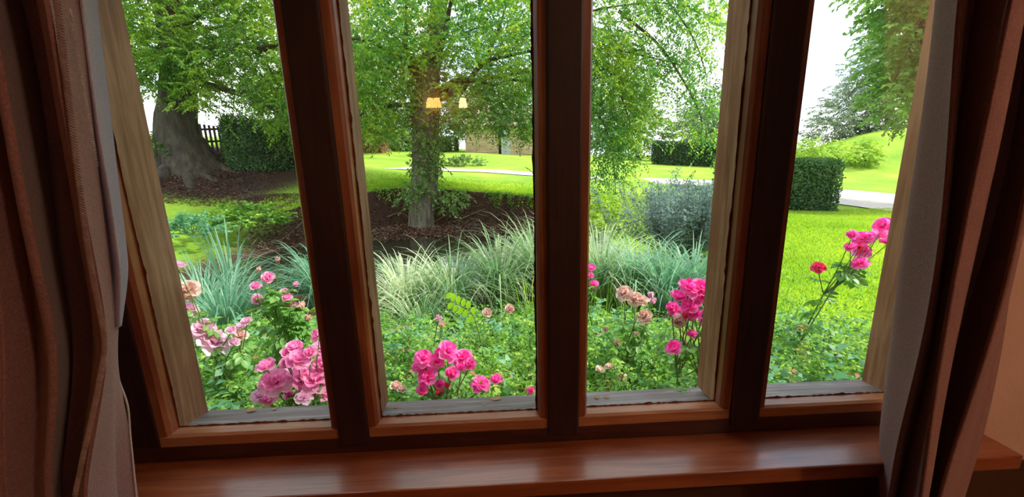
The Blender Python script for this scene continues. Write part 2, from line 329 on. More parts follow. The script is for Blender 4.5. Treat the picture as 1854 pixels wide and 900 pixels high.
# path across the lawn
far = [(560, 296), (700, 302.5), (850, 307), (965, 313), (1170, 324), (1300, 329), (1450, 339), (1590, 350), (1720, 362), (1900, 380)]
near = [(560, 300), (700, 306.5), (850, 312), (965, 319), (1170, 332), (1300, 341), (1450, 362), (1590, 381), (1720, 402), (1900, 436)]
A = smooth_path([PG(*q) for q in far], 90); B = smooth_path([PG(*q) for q in near], 90)
pv = []
for a, b in zip(A, B):
    for t in np.linspace(0, 1, 6): p = a*(1-t)+b*t; pv.append([p[0], p[1], G(p[0], p[1])+.03])
pi = np.arange(90*6).reshape(90, 6)
tag(link('path', mesh_np('path', pv, np.stack([pi[:-1, :-1], pi[:-1, 1:], pi[1:, 1:], pi[1:, :-1]], -1).reshape(-1, 4), True), GRAVEL), 'pale gravel drive curving across the lawn behind the trees', 'path', kind='structure')

# pond water
m, nt, out = mat_new('dark pond water'); L = nt.links.new
pb = N(nt, 'ShaderNodeBsdfPrincipled', Roughness=.04); pb.inputs['Base Color'].default_value = (.012, .013, .009, 1); pb.inputs['IOR'].default_value = 1.5
nn = N(nt, 'ShaderNodeTexNoise', Scale=5., Detail=3.); tt = N(nt, 'ShaderNodeTexCoord'); L(tt.outputs['Object'], nn.inputs['Vector'])
bmp = N(nt, 'ShaderNodeBump', Strength=.08, Distance=.05); L(nn.outputs['Fac'], bmp.inputs['Height']); L(bmp.outputs['Normal'], pb.inputs['Normal']); L(pb.outputs['BSDF'], out.inputs['Surface'])
c = POND.mean(0); ring = c+(POND-c)*.93
bm = bmesh.new(); bm.faces.new([bm.verts.new((p[0], min(p[1], 10.4), -.47)) for p in ring]); me = bpy.data.meshes.new('pond_water'); bm.to_mesh(me); bm.free()
tag(link('pond_water', me, m), 'dark still pond water reflecting the sky behind the sedges', 'water', kind='structure')

# ------------------------------------------------------------------ room shell
XL, XR = -.79, 1.0                     # window opening between the jambs
ZS, ZT = .75, 2.12
def wall_with_hole():
    bm = bmesh.new()
    def b(lo, hi):
        r = bmesh.ops.create_cube(bm, size=1)['verts']
        for v in r: v.co = Vector([(lo[i]+hi[i])/2+v.co[i]*(hi[i]-lo[i]) for i in range(3)])
    y0, y1 = -.035, .163
    b((-3.2, y0, -.1), (-.90, y1, 2.75)); b((1.10, y0, -.1), (3.2, y1, 2.75))
    b((-.90, y0, ZT+.10), (1.10, y1, 2.75)); b((-.90, y0, -.1), (1.10, y1, .70))
    me = bpy.data.meshes.new('wall_front'); bm.to_mesh(me); bm.free(); return me
tag(link('wall_front', wall_with_hole(), PLASTER), 'pinkish plaster wall around the oak window', 'wall', kind='structure')
for nme, lo, hi, mt, lb in [('floor', (-3.3, -5.6, -.2), (3.3, -.035, -.1), FLOORM, 'dark boarded floor of the room'), ('ceiling', (-3.3, -5.6, 2.75), (3.3, .26, 2.85), CEILM, 'pale painted ceiling of the room'),
        ('wall_left', (-3.3, -5.6, -.1), (-3.2, .26, 2.75), PLASTER, 'pinkish plaster wall on the left'), ('wall_right', (3.2, -5.6, -.1), (3.3, .26, 2.75), PLASTER, 'pinkish plaster wall on the right'),
        ('wall_back', (-3.2, -5.6, -.1), (3.2, -5.5, 2.75), PLASTER, 'pinkish plaster wall behind the camera')]:
    tag(box(nme, lo, hi, mt), lb, nme.split('_')[0], kind='structure')
tag(box('trim_2', (-3.2, -.045, -.1), (3.2, -.035, .66), SHADEWALL), 'lower wall darkened for the shade below the window sill', 'panelling', kind='structure')  # sheet coloured dark to paint the shade under the sill
sill = tag(box('trim_1', (-1.22, -.118, .715), (1.142, .03, .75), SILL, None, .004), 'glossy red brown varnished oak window sill board', 'window sill', kind='structure')

# ------------------------------------------------------------------ window
win = empty('window_1', (0, 0, ZS)); tag(win, 'four light oak window with dark mullions and weathered outer frame', 'window', kind='structure')
ZB = .815; GY = .038
def rail_mesh_wobble(o, amt=.0015):
    for v in o.data.vertices: v.co += Vector((random.uniform(-amt, amt), 0, 0))
box('bottom_rail', (-.90, .0, .7505), (1.10, .05, ZB-.026), FRAMEX, win, .003)
box('head_rail', (-.90, .0, ZT), (1.10, .16, ZT+.10), FRAMEX, win, .003)
box('jamb', (-.90, .0, ZB-.026), (-.787, .05, ZT), FRAME, win, .003); box('jamb', (1.0, .0, ZB-.026), (1.10, .05, ZT), FRAME, win, .003)
MUL = [(-.383, -.314), (.106, .179), (.548, .619)]
for a, b in MUL:
    box('mullion', (a, -.004, .77), (b, .05, ZT), FRAME, win, .005)
    box('outer_mullion', (a-.008, .044, .79), (b+.008, .145, ZT), WEATH, win, .006)
for pl in ([(-.90, .052), (-.785, .052), (-.795, .165), (-.90, .165)], [(1.004, .052), (1.10, .052), (1.10, .165), (1.036, .165)]):
    bm = bmesh.new(); lo = [bm.verts.new((x, y, .76)) for x, y in pl]; hi = [bm.verts.new((x, y, ZT)) for x, y in pl]
    for k in range(4): bm.faces.new((lo[k], lo[(k+1) % 4], hi[(k+1) % 4], hi[k]))
    bm.faces.new(lo[::-1]); bm.faces.new(hi); bmesh.ops.recalc_face_normals(bm, faces=bm.faces); bmesh.ops.bevel(bm, geom=[e for e in bm.edges if abs(e.verts[0].co.z-e.verts[1].co.z) > .5], offset=.006, segments=2, affect='EDGES')
    me = bpy.data.meshes.new('outer_jamb'); bm.to_mesh(me); bm.free(); link('outer_jamb', me, WEATH, win)
prism('outer_sill', [(.044, .70), (.044, .797), (.165, .772), (.172, .765), (.172, .70)], -.90, 1.10, WEATHX, win)
LIGHTS = [(-.787, -.383), (-.314, .106), (.179, .548), (.619, 1.0)]
m, nt, out = mat_new('window glass'); L = nt.links.new
tr = N(nt, 'ShaderNodeBsdfTransparent'); tr.inputs['Color'].default_value = (.96, .975, .965, 1); gl = N(nt, 'ShaderNodeBsdfGlossy', Roughness=.0)
fz = N(nt, 'ShaderNodeFresnel', IOR=1.5); ms = N(nt, 'ShaderNodeMixShader'); f2 = N(nt, 'ShaderNodeMath', _operation='MULTIPLY'); f2.inputs[1].default_value = 1.9; L(fz.outputs['Fac'], f2.inputs[0]); L(f2.outputs[0], ms.inputs['Fac']); L(tr.outputs['BSDF'], ms.inputs[1]); L(gl.outputs['BSDF'], ms.inputs[2]); L(ms.outputs['Shader'], out.inputs['Surface'])
GLASS = m
for i, (a, b) in enumerate(LIGHTS):
    bw = .021
    # glazing beads with a sloped inner edge
    for s, x0 in ((1, a), (-1, b)):
        bm = bmesh.new(); prof = [(x0, .004), (x0+s*bw*.75, .006), (x0+s*bw, .014), (x0+s*bw, GY), (x0, GY)]
        lo = [bm.verts.new((x, y, ZB-.026)) for x, y in prof]; hi = [bm.verts.new((x, y, ZT)) for x, y in prof]; n = len(prof)
        for k in range(n): bm.faces.new((lo[k], lo[(k+1) % n], hi[(k+1) % n], hi[k]))
        bm.faces.new(lo[::-1]); bm.faces.new(hi); bmesh.ops.recalc_face_normals(bm, faces=bm.faces)
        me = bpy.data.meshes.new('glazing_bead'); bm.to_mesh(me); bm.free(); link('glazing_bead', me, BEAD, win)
        # ragged line of mastic beside the bead
        z = np.linspace(ZB, ZT, 90); w = .002+.0012*np.abs(rng.standard_normal(90))+.001*np.sin(z*23+x0*9); xx = x0+s*(bw+.001)
        V = np.concatenate([np.stack([np.full(90, xx-s*.002), np.full(90, GY-.002), z], 1), np.stack([xx+s*w, np.full(90, GY-.0035), z], 1)]); k = np.arange(89)
        link('mastic_strip', mesh_np('mastic_strip', V, np.stack([k, k+1, k+91, k+90], 1)), PUTTY, win)
    prism('glazing_bead', [(.002, ZB-.027), (.003, ZB-.004), (.010, ZB), (GY, ZB), (GY, ZB-.027)], a+.001, b-.001, BEADX_LIT, win)
    link('glass_pane', mesh_np('glass_pane', [(a-.004, GY+.002, ZB-.01), (b+.004, GY+.002, ZB-.01), (b+.004, GY+.002, ZT+.01), (a-.004, GY+.002, ZT+.01)], [[0, 1, 2, 3]]), GLASS, win)
    x = np.linspace(a+bw, b-bw, 50); w = ZB+.002+.0018*np.abs(rng.standard_normal(50)); k = np.arange(49)
    V = np.concatenate([np.stack([x, np.full(50, GY-.003), np.full(50, ZB-.001)], 1), np.stack([x, np.full(50, GY-.001), w], 1)])
    link('mastic_strip', mesh_np('mastic_strip', V, np.stack([k, k+1, k+51, k+50], 1)), PUTTY, win)

# bits fallen on the outer sill
def curl_leaf(name, p, size, rz, mat, label):
    n = 7; V = []; 
    for i in range(n):
        t = i/(n-1); w = size*.32*math.sin(math.pi*min(1, t*.93+.06)); y = (t-.5)*size; z = .25*size*(t-.4)**2
        V += [(-w, y, z+.22*w), (0, y, z), (w, y, z+.28*w)]
    f = []
    for i in range(n-1):
        for j in (0, 1): a = i*3+j; f.append([a, a+1, a+4, a+3])
    o = link(name, mesh_np(name, V, f, True), mat); o.location = p; o.rotation_euler = (-.2, 0, rz); tag(o, label, 'leaf', 'scraps fallen on the outer sill'); return o
for px, py, s, rz, lb in [(455, 745, .030, 1.2, 'larger pale dry leaf on the outer sill of the leftmost pane'), (497, 742, .016, .3, 'small pale dry scrap on the outer sill beside the pink roses'),
        (898, 724, .030, 1.5, 'pale dry leaf on the outer sill near the second mullion'), (877, 733, .010, .4, 'tiny brown scrap on the outer sill below the hot pink roses'), (717, 739, .014, 1.9, 'pale scrap in the left corner of the second pane sill'),
        (1080, 721, .022, .1, 'brown dry leaf standing upright on the third pane sill'), (1098, 721, .018, .9, 'curled brown dry leaf beside the upright one on the third pane sill'), (1297, 719, .020, 2.3, 'curled tan leaf in the right corner of the third pane sill'), (1600, 700, .018, 1.7, 'pale scrap on the outer sill beside the right jamb')]:
    d = ray(px, py); n_ = np.array([0, .207, 1.]); t = (np.array([0, .044, .797])-EYE)@n_/(d@n_); p = EYE+d*t+np.array([0, 0, .003])
    curl_leaf('dry_leaf', p, s, rz, DRY, lb)

# ------------------------------------------------------------------ curtains
def fabric(name, cols, trans):
    m = noisy(name, cols, 260., .85, 2., bump=.25, bscale=700, spec=.12, trans=trans, sheen=.35); return m
CLOTH = fabric('brown mauve curtain cloth', [(.35, .17, .16), (.52, .27, .265)], .27)
LINING = fabric('lavender lining', [(.60, .46, .56), (.74, .60, .70)], .35)
CORD_AND_LIGHT = noisy('pale edge cord and seam light', [(.62, .55, .50), (.78, .72, .68)], 200, .8)
STITCH = noisy('mauve stitching', [(.33, .20, .19), (.48, .34, .32)], 90, .8)
def curtain(name, label, ribs, zbot, ztop, sub=14, nz_=120):
    """ribs: fold crests and valleys, each a line of pixels at its own distance from the wall; the cloth runs smoothly over them"""
    z = np.linspace(zbot, ztop, nz_); X = []; Y = []
    for pts, Yr in ribs:
        W_ = np.array([PY(x, y, Yr) for x, y in pts]); o = np.argsort(W_[:, 2]); zz, xx = W_[o, 2], W_[o, 0]
        zz = np.concatenate([[zbot-.1], zz, [ztop+.1]]); xx = np.concatenate([[xx[0]-.15*(xx[0]-xx[-1])*0], xx, [xx[-1]+(xx[-1]-xx[-2])*.5]])
        q = np.interp(z, zz, xx)
        for _ in range(10): q[1:-1] = (q[:-2]+2*q[1:-1]+q[2:])/4
        X.append(q); Y.append(Yr+.008*np.sin(z*6+len(X)*1.7))
    K = np.stack([np.array(X), np.array(Y)], -1); m_ = len(ribs); V = []
    for t in np.linspace(0, m_-1, (m_-1)*sub+1):
        i = min(int(t), m_-2); f = t-i; e = (1-math.cos(math.pi*f))/2
        xx = K[i, :, 0]*(1-f)+K[i+1, :, 0]*f; yy = K[i, :, 1]*(1-e)+K[i+1, :, 1]*e; V.append(np.stack([xx, yy, z], -1))
    V = np.stack(V, 1); nu = V.shape[1]; c0_ = V[0].mean(0); root = empty(name, (c0_[0], c0_[1], zbot)); tag(root, label, 'curtain', 'pair of curtains at the window')
    i = np.arange(nu*nz_).reshape(nz_, nu); Fq = np.stack([i[:-1, :-1], i[:-1, 1:], i[1:, 1:], i[1:, :-1]], -1).reshape(-1, 4)
    o = link('panel', mesh_np('panel', V.reshape(-1, 3), Fq, True), CLOTH, root); md = o.modifiers.new('thick', 'SOLIDIFY'); md.thickness = .003
    return root, V
def cloth_path(V, pts, n, off=.004):
    """points on the room side of the cloth along a line of pixels"""
    Q = smooth_path(pts, n); W_ = V.reshape(-1, 3); d = W_-EYE; c = d@fw; q = np.stack([927+F*(d@CR)/c, 450-F*(d@CU)/c], 1); Yv = []
    for px, py in Q:
        r = np.hypot(q[:, 0]-px, q[:, 1]-py); k = np.argsort(r)[:12]; Yv.append(W_[k, 1].min())
    Yv = np.array(Yv)
    for _ in range(6): Yv[1:-1] = np.minimum(Yv[1:-1], (Yv[:-2]+Yv[1:-1]+Yv[2:])/3)
    return np.array([PY(px, py, y-off) for (px, py), y in zip(Q, Yv)])

EDGE_L = [(150, -200), (168, 0), (182, 150), (205, 330), (222, 450), (224, 540), (216, 610), (212, 645), (224, 700), (236, 760), (243, 850), (247, 900), (252, 960)]
ribs = [([(-260, 0), (-230, 450), (-200, 900)], -.20), ([(-150, 0), (-100, 450), (-70, 900)], -.14), ([(-95, 0), (-40, 200), (-10, 450), (20, 650), (20, 900)], -.24), ([(-50, 0), (0, 200), (35, 450), (62, 650), (60, 900)], -.205),
        ([(-5, 0), (35, 200), (75, 450), (104, 620), (98, 720), (78, 900)], -.25), ([(26, 0), (66, 200), (100, 450), (130, 620), (124, 740), (100, 900)], -.11), ([(55, 0), (86, 200), (120, 450), (152, 600), (150, 700), (124, 900)], -.17),
        ([(105, 0), (130, 210), (162, 450), (190, 622), (176, 730), (150, 900)], -.25), ([(140, 0), (168, 200), (196, 420), (206, 560), (202, 650), (200, 760), (198, 900)], -.16), (EDGE_L, -.10)]
cl, Vl = curtain('curtain', 'brown mauve curtain on the left with a stitched seam and lavender lining edge', ribs, .02, 2.45)
def stitch_row(name, pts, V, parent, mat, n, ln, rad, tilt):
    P = cloth_path(V, pts, n); L_ = []
    T = norm(np.gradient(P, axis=0)); sd = norm(np.cross(T, np.array([0, 1., 0])))
    for p, t, s in zip(P, T, sd):
        e = s*ln*.5+t*ln*tilt; L_.append((np.array([p-e, p+np.array([0, -rad, 0]), p+e]), rad))
    return tubes(name, L_, mat, parent, 5)
stitch_row('stitched_seam', [(103, 0), (116, 110), (128, 210), (142, 320), (155, 420), (168, 500), (180, 560), (190, 625), (180, 690), (166, 760), (150, 830), (135, 900)], Vl, cl, STITCH, 230, .0075, .0012, .3)
stitch_row('seam_light', [(128, 20), (140, 90), (152, 160), (165, 230), (176, 300)], Vl, cl, CORD_AND_LIGHT, 70, .004, .0008, .1)  # pale stitches paint the light showing through the seam holes
# lining edge folded round behind the cloth
E1 = smooth_path([PY(x, y, -.175) for x, y in [(136, -150), (146, 0), (160, 120), (180, 260), (197, 360), (207, 430), (215, 500), (214, 590)]], 60)
E2 = smooth_path([PY(x, y, -.108) for x, y in [(160, -150), (172, 0), (187, 120), (204, 260), (216, 360), (226, 440), (229, 500), (218, 590)]], 60)
mid = (E1+E2)/2+np.array([.004, -.02, 0]); V = np.stack([E1, mid, E2], 1).reshape(-1, 3); i = np.arange(60)[:-1]*3
o = link('lining_edge', mesh_np('lining_edge', V, np.concatenate([np.stack([i, i+1, i+4, i+3], 1), np.stack([i+1, i+2, i+5, i+4], 1)]), True), LINING, cl); md = o.modifiers.new('t', 'SOLIDIFY'); md.thickness = .002
tubes('edge_cord', [(smooth_path([PY(x, y, -.106) for x, y in [(209, 648), (216, 690), (231, 735), (236, 790), (242, 850), (247, 905)]], 40), .0016)], CORD_AND_LIGHT, cl)

ribs = [([(1715, -200), (1694, 0), (1668, 200), (1641, 430), (1626, 600), (1613, 700), (1598, 780), (1594, 840), (1602, 900), (1604, 960)], -.07),
        ([(1738, 0), (1715, 200), (1690, 430), (1668, 600), (1645, 730), (1627, 820), (1617, 900)], -.19), ([(1778, 0), (1750, 225), (1720, 430), (1692, 600), (1664, 720), (1646, 810), (1634, 900)], -.135),
        ([(1815, 0), (1782, 225), (1748, 430), (1714, 600), (1692, 700), (1672, 800), (1655, 900)], -.235), ([(1870, 0), (1832, 260), (1795, 450), (1766, 560), (1728, 690), (1695, 800), (1672, 890)], -.11),
        ([(1925, 0), (1856, 300), (1800, 525), (1760, 680), (1728, 800), (1706, 900)], -.22), ([(1960, -200), (1935, 0), (1896, 200), (1856, 380), (1822, 560), (1792, 700), (1758, 850), (1746, 900), (1735, 960)], -.12)]
crt, Vr = curtain('curtain', 'brown mauve curtain on the right hanging in soft upright folds over the sill end', ribs, .02, 2.45)
ed = Vr[:, 0].copy(); ed[:, 1] -= .002; ed[:, 0] -= .002; tubes('edge_cord', [(ed, .0022)], CORD_AND_LIGHT, crt, 5)  # pale cord, also painting the bright line of light along this edge

# curtain pole and rings above the window
pole = tag(tubes('curtain_pole', [(np.array([[-1.5, -.15, 2.47], [0, -.15, 2.47], [1.5, -.15, 2.47]]), .016)], FRAMEX, None, 12), 'dark wooden curtain pole above the window', 'curtain pole')

# ------------------------------------------------------------------ lamps behind the camera (seen mirrored in the glass)
m, nt, out = mat_new('glowing orange lampshade'); L = nt.links.new
em = N(nt, 'ShaderNodeEmission', Strength=14.); em.inputs['Color'].default_value = (1, .42, .10, 1); L(em.outputs['Emission'], out.inputs['Surface']); SHADE_O = m
m, nt, out = mat_new('glowing cream lampshade'); L = nt.links.new
em = N(nt, 'ShaderNodeEmission', Strength=11.); em.inputs['Color'].default_value = (1, .74, .36, 1); L(em.outputs['Emission'], out.inputs['Surface']); SHADE_C = m
BRASS = noisy('aged brass', [(.35, .22, .08), (.5, .34, .13)], 20, .35, metal=1.)
def mirrored(px, py, Y):
    p = PY(px, py, 2*GY-Y); p[1] = Y; return p
def lamp(px_list, py, Y, mat, col, label, power):
    ps = [mirrored(x, py, Y) for x in px_list]; c = np.mean(ps, 0)
    root = empty('wall_lamp', (c[0], -5.5, c[2]-.14)); tag(root, label, 'lamp', 'wall lamps on the back wall')
    pl = [(np.array([[c[0], -5.5, c[2]-.14], [c[0], -5.47, c[2]-.14]]), .05)]
    tubes('back_plate', pl, BRASS, root, 12)
    arms = [(smooth_path([(c[0], -5.48, c[2]-.14), (p[0], -5.42, c[2]-.17), (p[0], Y, c[2]-.12), (p[0], Y, c[2]-.06)], 14), .007) for p in ps]
    tubes('arm', arms, BRASS, root, 6)
    for p in ps:
        Vs, Fs = tube_np(np.array([[p[0], Y, p[2]-.065], [p[0], Y, p[2]+.065]]), [.068, .042], 20); link('lamp_shade', mesh_np('lamp_shade', Vs, Fs, True), mat, root)
lamp([779, 791], 186, -5.3, SHADE_O, (1, .55, .25), 'brass wall lamp with twin orange glowing shades, mirrored in the second pane', 7)
lamp([838], 186, -5.3, SHADE_C, (1, .70, .42), 'brass wall lamp with one cream glowing shade, mirrored in the second pane', 6)
# unseen lamp added to brighten the wall and curtains
root = empty('added_lamp', (2.3, -1.9, 2.75)); tag(root, 'small round lamp added out of view to light the room', 'lamp')
tubes('rose', [(np.array([[2.3, -1.9, 2.75], [2.3, -1.9, 2.72]]), .06)], BRASS, root, 16)
bm = bmesh.new(); bmesh.ops.create_uvsphere(bm, u_segments=20, v_segments=12, radius=.11); bmesh.ops.translate(bm, verts=bm.verts, vec=(2.3, -1.9, 2.63)); me = bpy.data.meshes.new('lamp_shade'); bm.to_mesh(me); bm.free()
m, nt, out = mat_new('added lamp glow'); em = N(nt, 'ShaderNodeEmission', Strength=66.); em.inputs['Color'].default_value = (1, .70, .46, 1); nt.links.new(em.outputs['Emission'], out.inputs['Surface'])
link('lamp_shade', me, m, root)

# ------------------------------------------------------------------ trees
def branch_sprays(paths, per_m, k, leaf, reach, L=.5, droop=.35, wr=.55):
    C, D = [], []
    for P in paths:
        T = norm(np.gradient(P, axis=0)); ln = np.linalg.norm(np.diff(P, axis=0), axis=1).sum(); n = max(2, int(ln*per_m))
        i = rng.integers(0, len(P), n); C.append(P[i]+rng.standard_normal((n, 3))*reach); D.append(T[i]*.6+rand_dirs(n)*.8)
    return spray_leaves(np.vstack(C), np.vstack(D), L, k, leaf, wr, droop)
def vol_sprays(poly, n, Y0, Y1, k, leaf, L=.5, droop=.35, wr=.55, bias=(0, 0, 0)):
    C = poly_points(poly, n, Y0, Y1); D = rand_dirs(n)*np.array([1, 1, .45])+np.array(bias); return spray_leaves(C, D, L, k, leaf, wr, droop)
def ball_sprays(c, r, n, k, leaf, L=.5, droop=.35, shell=.35):
    d = rand_dirs(n); q = rng.uniform(shell, 1, n)**.6; C = np.array(c)+d*q[:, None]*np.array(r); return spray_leaves(C, d*np.array([1, 1, .5]), L, k, leaf, .55, droop)
def px_path(pts, n=16): return smooth_path([PY(*q) for q in pts], n)

# --- big beech on the left bank
b0 = PG(332, 285); root = empty('beech_tree', b0); tag(root, 'huge old beech with flared dark trunk on the left bank', 'tree')
tk = smooth_path([b0+np.array([.25, 0, -1.3]), b0+np.array([.15, 0, -.1]), b0+np.array([-.05, 0, .8]), PY(322, 170, b0[1]), PY(318, 90, b0[1]), PY(300, -40, b0[1]), PY(290, -240, b0[1])], 26)
tubes('trunk', [(tk, np.interp(np.linspace(0, 1, 26), [0, .12, .2, .3, .45, .65, 1], [1.35, .98, .74, .64, .50, .42, .28]))], BEECHB, root, 22, .05)
rts = []
for a in np.linspace(-2.9, .5, 8):
    d = np.array([math.cos(a), math.sin(a), 0]); P = []
    for r, h in ((.7, .0), (1.2, -.08), (1.7, -.14), (2.2, -.22)): q = b0[:2]+d[:2]*r+rng.standard_normal(2)*.06; P.append([q[0], q[1], G(*q)+h])
    rts.append((smooth_path(P, 10), np.linspace(.24, .10, 10)))
tubes('root', rts, BEECHB, root, 8, .05)
bl = [px_path(q) for q in [[(322, 130, 13), (370, 90, 12.2), (430, 90, 11.5), (500, 80, 11)], [(430, 50, 12), (450, 80, 11.6), (470, 92, 11.4), (530, 70, 11)], [(318, 90, 13), (270, 60, 12.5), (200, 80, 12)], [(318, 60, 13), (380, 10, 12), (470, -30, 11.5)],
      [(330, 140, 13), (400, 160, 12.5), (470, 185, 12), (530, 220, 12)], [(320, 120, 13), (270, 130, 12.5), (240, 170, 12)], [(310, 20, 13), (230, -20, 13), (120, -10, 13)], [(318, 100, 13), (350, 60, 14.5), (450, 40, 16)], [(320, 150, 13), (370, 140, 14), (430, 170, 15)]]]
for P in bl: tubes('branch', [(P, np.linspace(.12, .025, len(P)))], TWIG, root, 6)
leaf_obj('foliage', [branch_sprays(bl, 32, 16, .10, .35),
    vol_sprays([(120, -120), (570, -120), (570, 90), (545, 195), (470, 170), (400, 135), (330, 120), (225, 100), (120, 90)], 2700, 10.5, 16.5, 18, .105),
    vol_sprays([(215, 80), (360, 110), (390, 190), (330, 205), (295, 150), (260, 175), (225, 140)], 230, 10.8, 12.4, 16, .10),
    vol_sprays([(430, 150), (560, 110), (565, 240), (500, 232), (450, 205)], 380, 10.5, 14.5, 16, .10),
    ball_sprays(PY(300, -230, 13.5), (7, 5, 4), 700, 14, .14)], BEECH, root)

# --- ivy clad tree standing in the pond
c0 = PG(764, 411); root = empty('pond_tree', c0); tag(root, 'ivy clad tree standing at the edge of the pond in the second pane', 'tree')
cy = c0[1]
tk = smooth_path([c0+np.array([0, 0, -.4]), c0+np.array([0, 0, .15]), PY(768, 340, cy), PY(772, 270, cy), PY(771, 190, cy), PY(778, 130, cy), PY(790, 60, cy), PY(800, -60, cy), PY(800, -250, cy)], 26)
tubes('trunk', [(tk, np.interp(np.linspace(0, 1, 26), [0, .06, .13, .3, .5, .65, 1], [.62, .48, .38, .40, .40, .30, .14]))], BARK, root, 18, .07)
cb = [px_path(q) for q in [[(775, 190, cy), (820, 150, cy), (865, 148, cy-.4), (930, 160, cy-1)], [(778, 180, cy), (830, 165, cy), (860, 130, cy), (900, 60, cy), (930, -40, cy)], [(772, 150, cy), (740, 110, cy-.2), (735, 40, cy-.4), (740, -60, cy-.6)],
      [(776, 120, cy), (800, 80, cy-.6), (815, 10, cy-1), (830, -80, cy-1.5)], [(770, 200, cy), (720, 190, cy-.5), (660, 205, cy-1), (600, 240, cy-1.2)], [(780, 150, cy), (700, 90, cy-.8), (640, 70, cy-1.4), (560, 80, cy-2)],
      [(860, 130, cy), (960, 60, cy-.5), (1070, 20, cy-1), (1200, 5, cy-1.5), (1290, 30, cy-2)], [(880, 110, cy), (980, 90, cy-.5), (1090, 88, cy-1), (1160, 100, cy-1.3), (1235, 118, cy-1.6)],
      [(850, 150, cy), (960, 130, cy-.5), (1080, 135, cy-1), (1150, 165, cy-1.3), (1190, 215, cy-1.5)], [(930, 60, cy), (1050, -30, cy-.8), (1170, -30, cy-1.4), (1250, 60, cy-1.8), (1280, 140, cy-2)],
      [(900, 140, cy), (1010, 160, cy-.6), (1085, 210, cy-1), (1110, 290, cy-1.2), (1115, 360, cy-1.3)], [(850, 160, cy), (900, 190, cy-.5), (960, 240, cy-.9)], [(1060, 90, cy-1), (1110, 140, cy-1.2), (1150, 250, cy-1.4)], [(1120, 20, cy-1), (1200, 90, cy-1.4), (1265, 200, cy-1.8), (1270, 250, cy-1.9)],
      [(780, 130, cy), (840, 60, cy+1), (930, 40, cy+2)], [(770, 120, cy), (690, 60, cy+1.5), (620, 40, cy+2.5)]]]
for i, P in enumerate(cb): tubes('branch', [(P, np.linspace(.15 if i < 4 else (.08 if i < 6 else .045), .008, len(P)))], TWIG, root, 6)
leaf_obj('foliage', [branch_sprays(cb, 26, 16, .085, .30, .45, .45),
    vol_sprays([(640, -120), (990, -120), (990, 60), (940, 120), (860, 125), (800, 100), (740, 115), (640, 150)], 1900, 8.5, 15.0, 16, .098),
    vol_sprays([(560, 60), (740, 90), (750, 180), (745, 235), (690, 262), (640, 235), (560, 250)], 1300, 9.5, 14.5, 16, .09),
    vol_sprays([(800, 150), (990, 100), (990, 250), (930, 252), (870, 232), (830, 240), (800, 200)], 1000, 9.5, 14, 16, .085),
    vol_sprays([(1000, -120), (1300, -120), (1345, 30), (1340, 60), (1290, 70), (1230, 60), (1170, 40), (1090, 60), (1000, 50)], 780, 8.5, 12.5, 16, .085, .45, .5),
    vol_sprays([(1060, 40), (1150, 60), (1190, 110), (1200, 160), (1165, 230), (1150, 270), (1060, 260)], 1150, 9, 12.5, 16, .08, .45, .6),
    vol_sprays([(1185, 70), (1260, 70), (1280, 130), (1255, 200), (1220, 190), (1200, 130)], 90, 9, 10.5, 14, .08, .45, .6),
    vol_sprays([(1065, 250), (1150, 250), (1160, 300), (1135, 330), (1130, 385), (1090, 385), (1065, 350)], 150, 9.2, 10.6, 14, .08, .4, .9),
    ball_sprays(PY(860, -260, 12), (7.5, 5, 3.2), 800, 14, .13)], CENTRE, root)
ivy = []
Pt = tk[2:17]; n = 1500; i = rng.integers(0, len(Pt), n); a = rng.uniform(0, 2*math.pi, n); rr = rng.uniform(.36, .52, n)
C = Pt[i]+np.stack([np.cos(a)*rr, np.sin(a)*rr, rng.uniform(-.25, .25, n)], 1); keep = (C[:, 2] > c0[2]+1.1+.5*np.sin(a*2)) ; C = C[keep]; a = a[keep]
A_ = np.stack([np.cos(a)*.6, np.sin(a)*.6, -np.ones(len(a))*.5], 1)+rng.standard_normal((len(a), 3))*.4; Ln = rng.uniform(.07, .13, len(a))
ivy.append(leaves_np(C, A_, np.stack([np.cos(a), np.sin(a), np.full(len(a), .4)], 1), Ln, Ln*.8))
ivy.append(vol_sprays([(755, 225), (790, 215), (800, 300), (775, 345), (740, 380), (712, 360), (722, 335), (752, 320)], 130, cy-.75, cy-.42, 12, .08, .35, .7, .7))
ivy.append(vol_sprays([(800, 190), (845, 200), (850, 240), (815, 245), (795, 230)], 60, cy-.6, cy+.3, 12, .08, .4, .5, .7))
ivy.append(vol_sprays([(790, 345), (850, 345), (840, 375), (810, 385), (792, 380)], 45, cy-.3, cy+.4, 12, .08, .35, .6, .7))
leaf_obj('ivy', ivy, IVY, root)

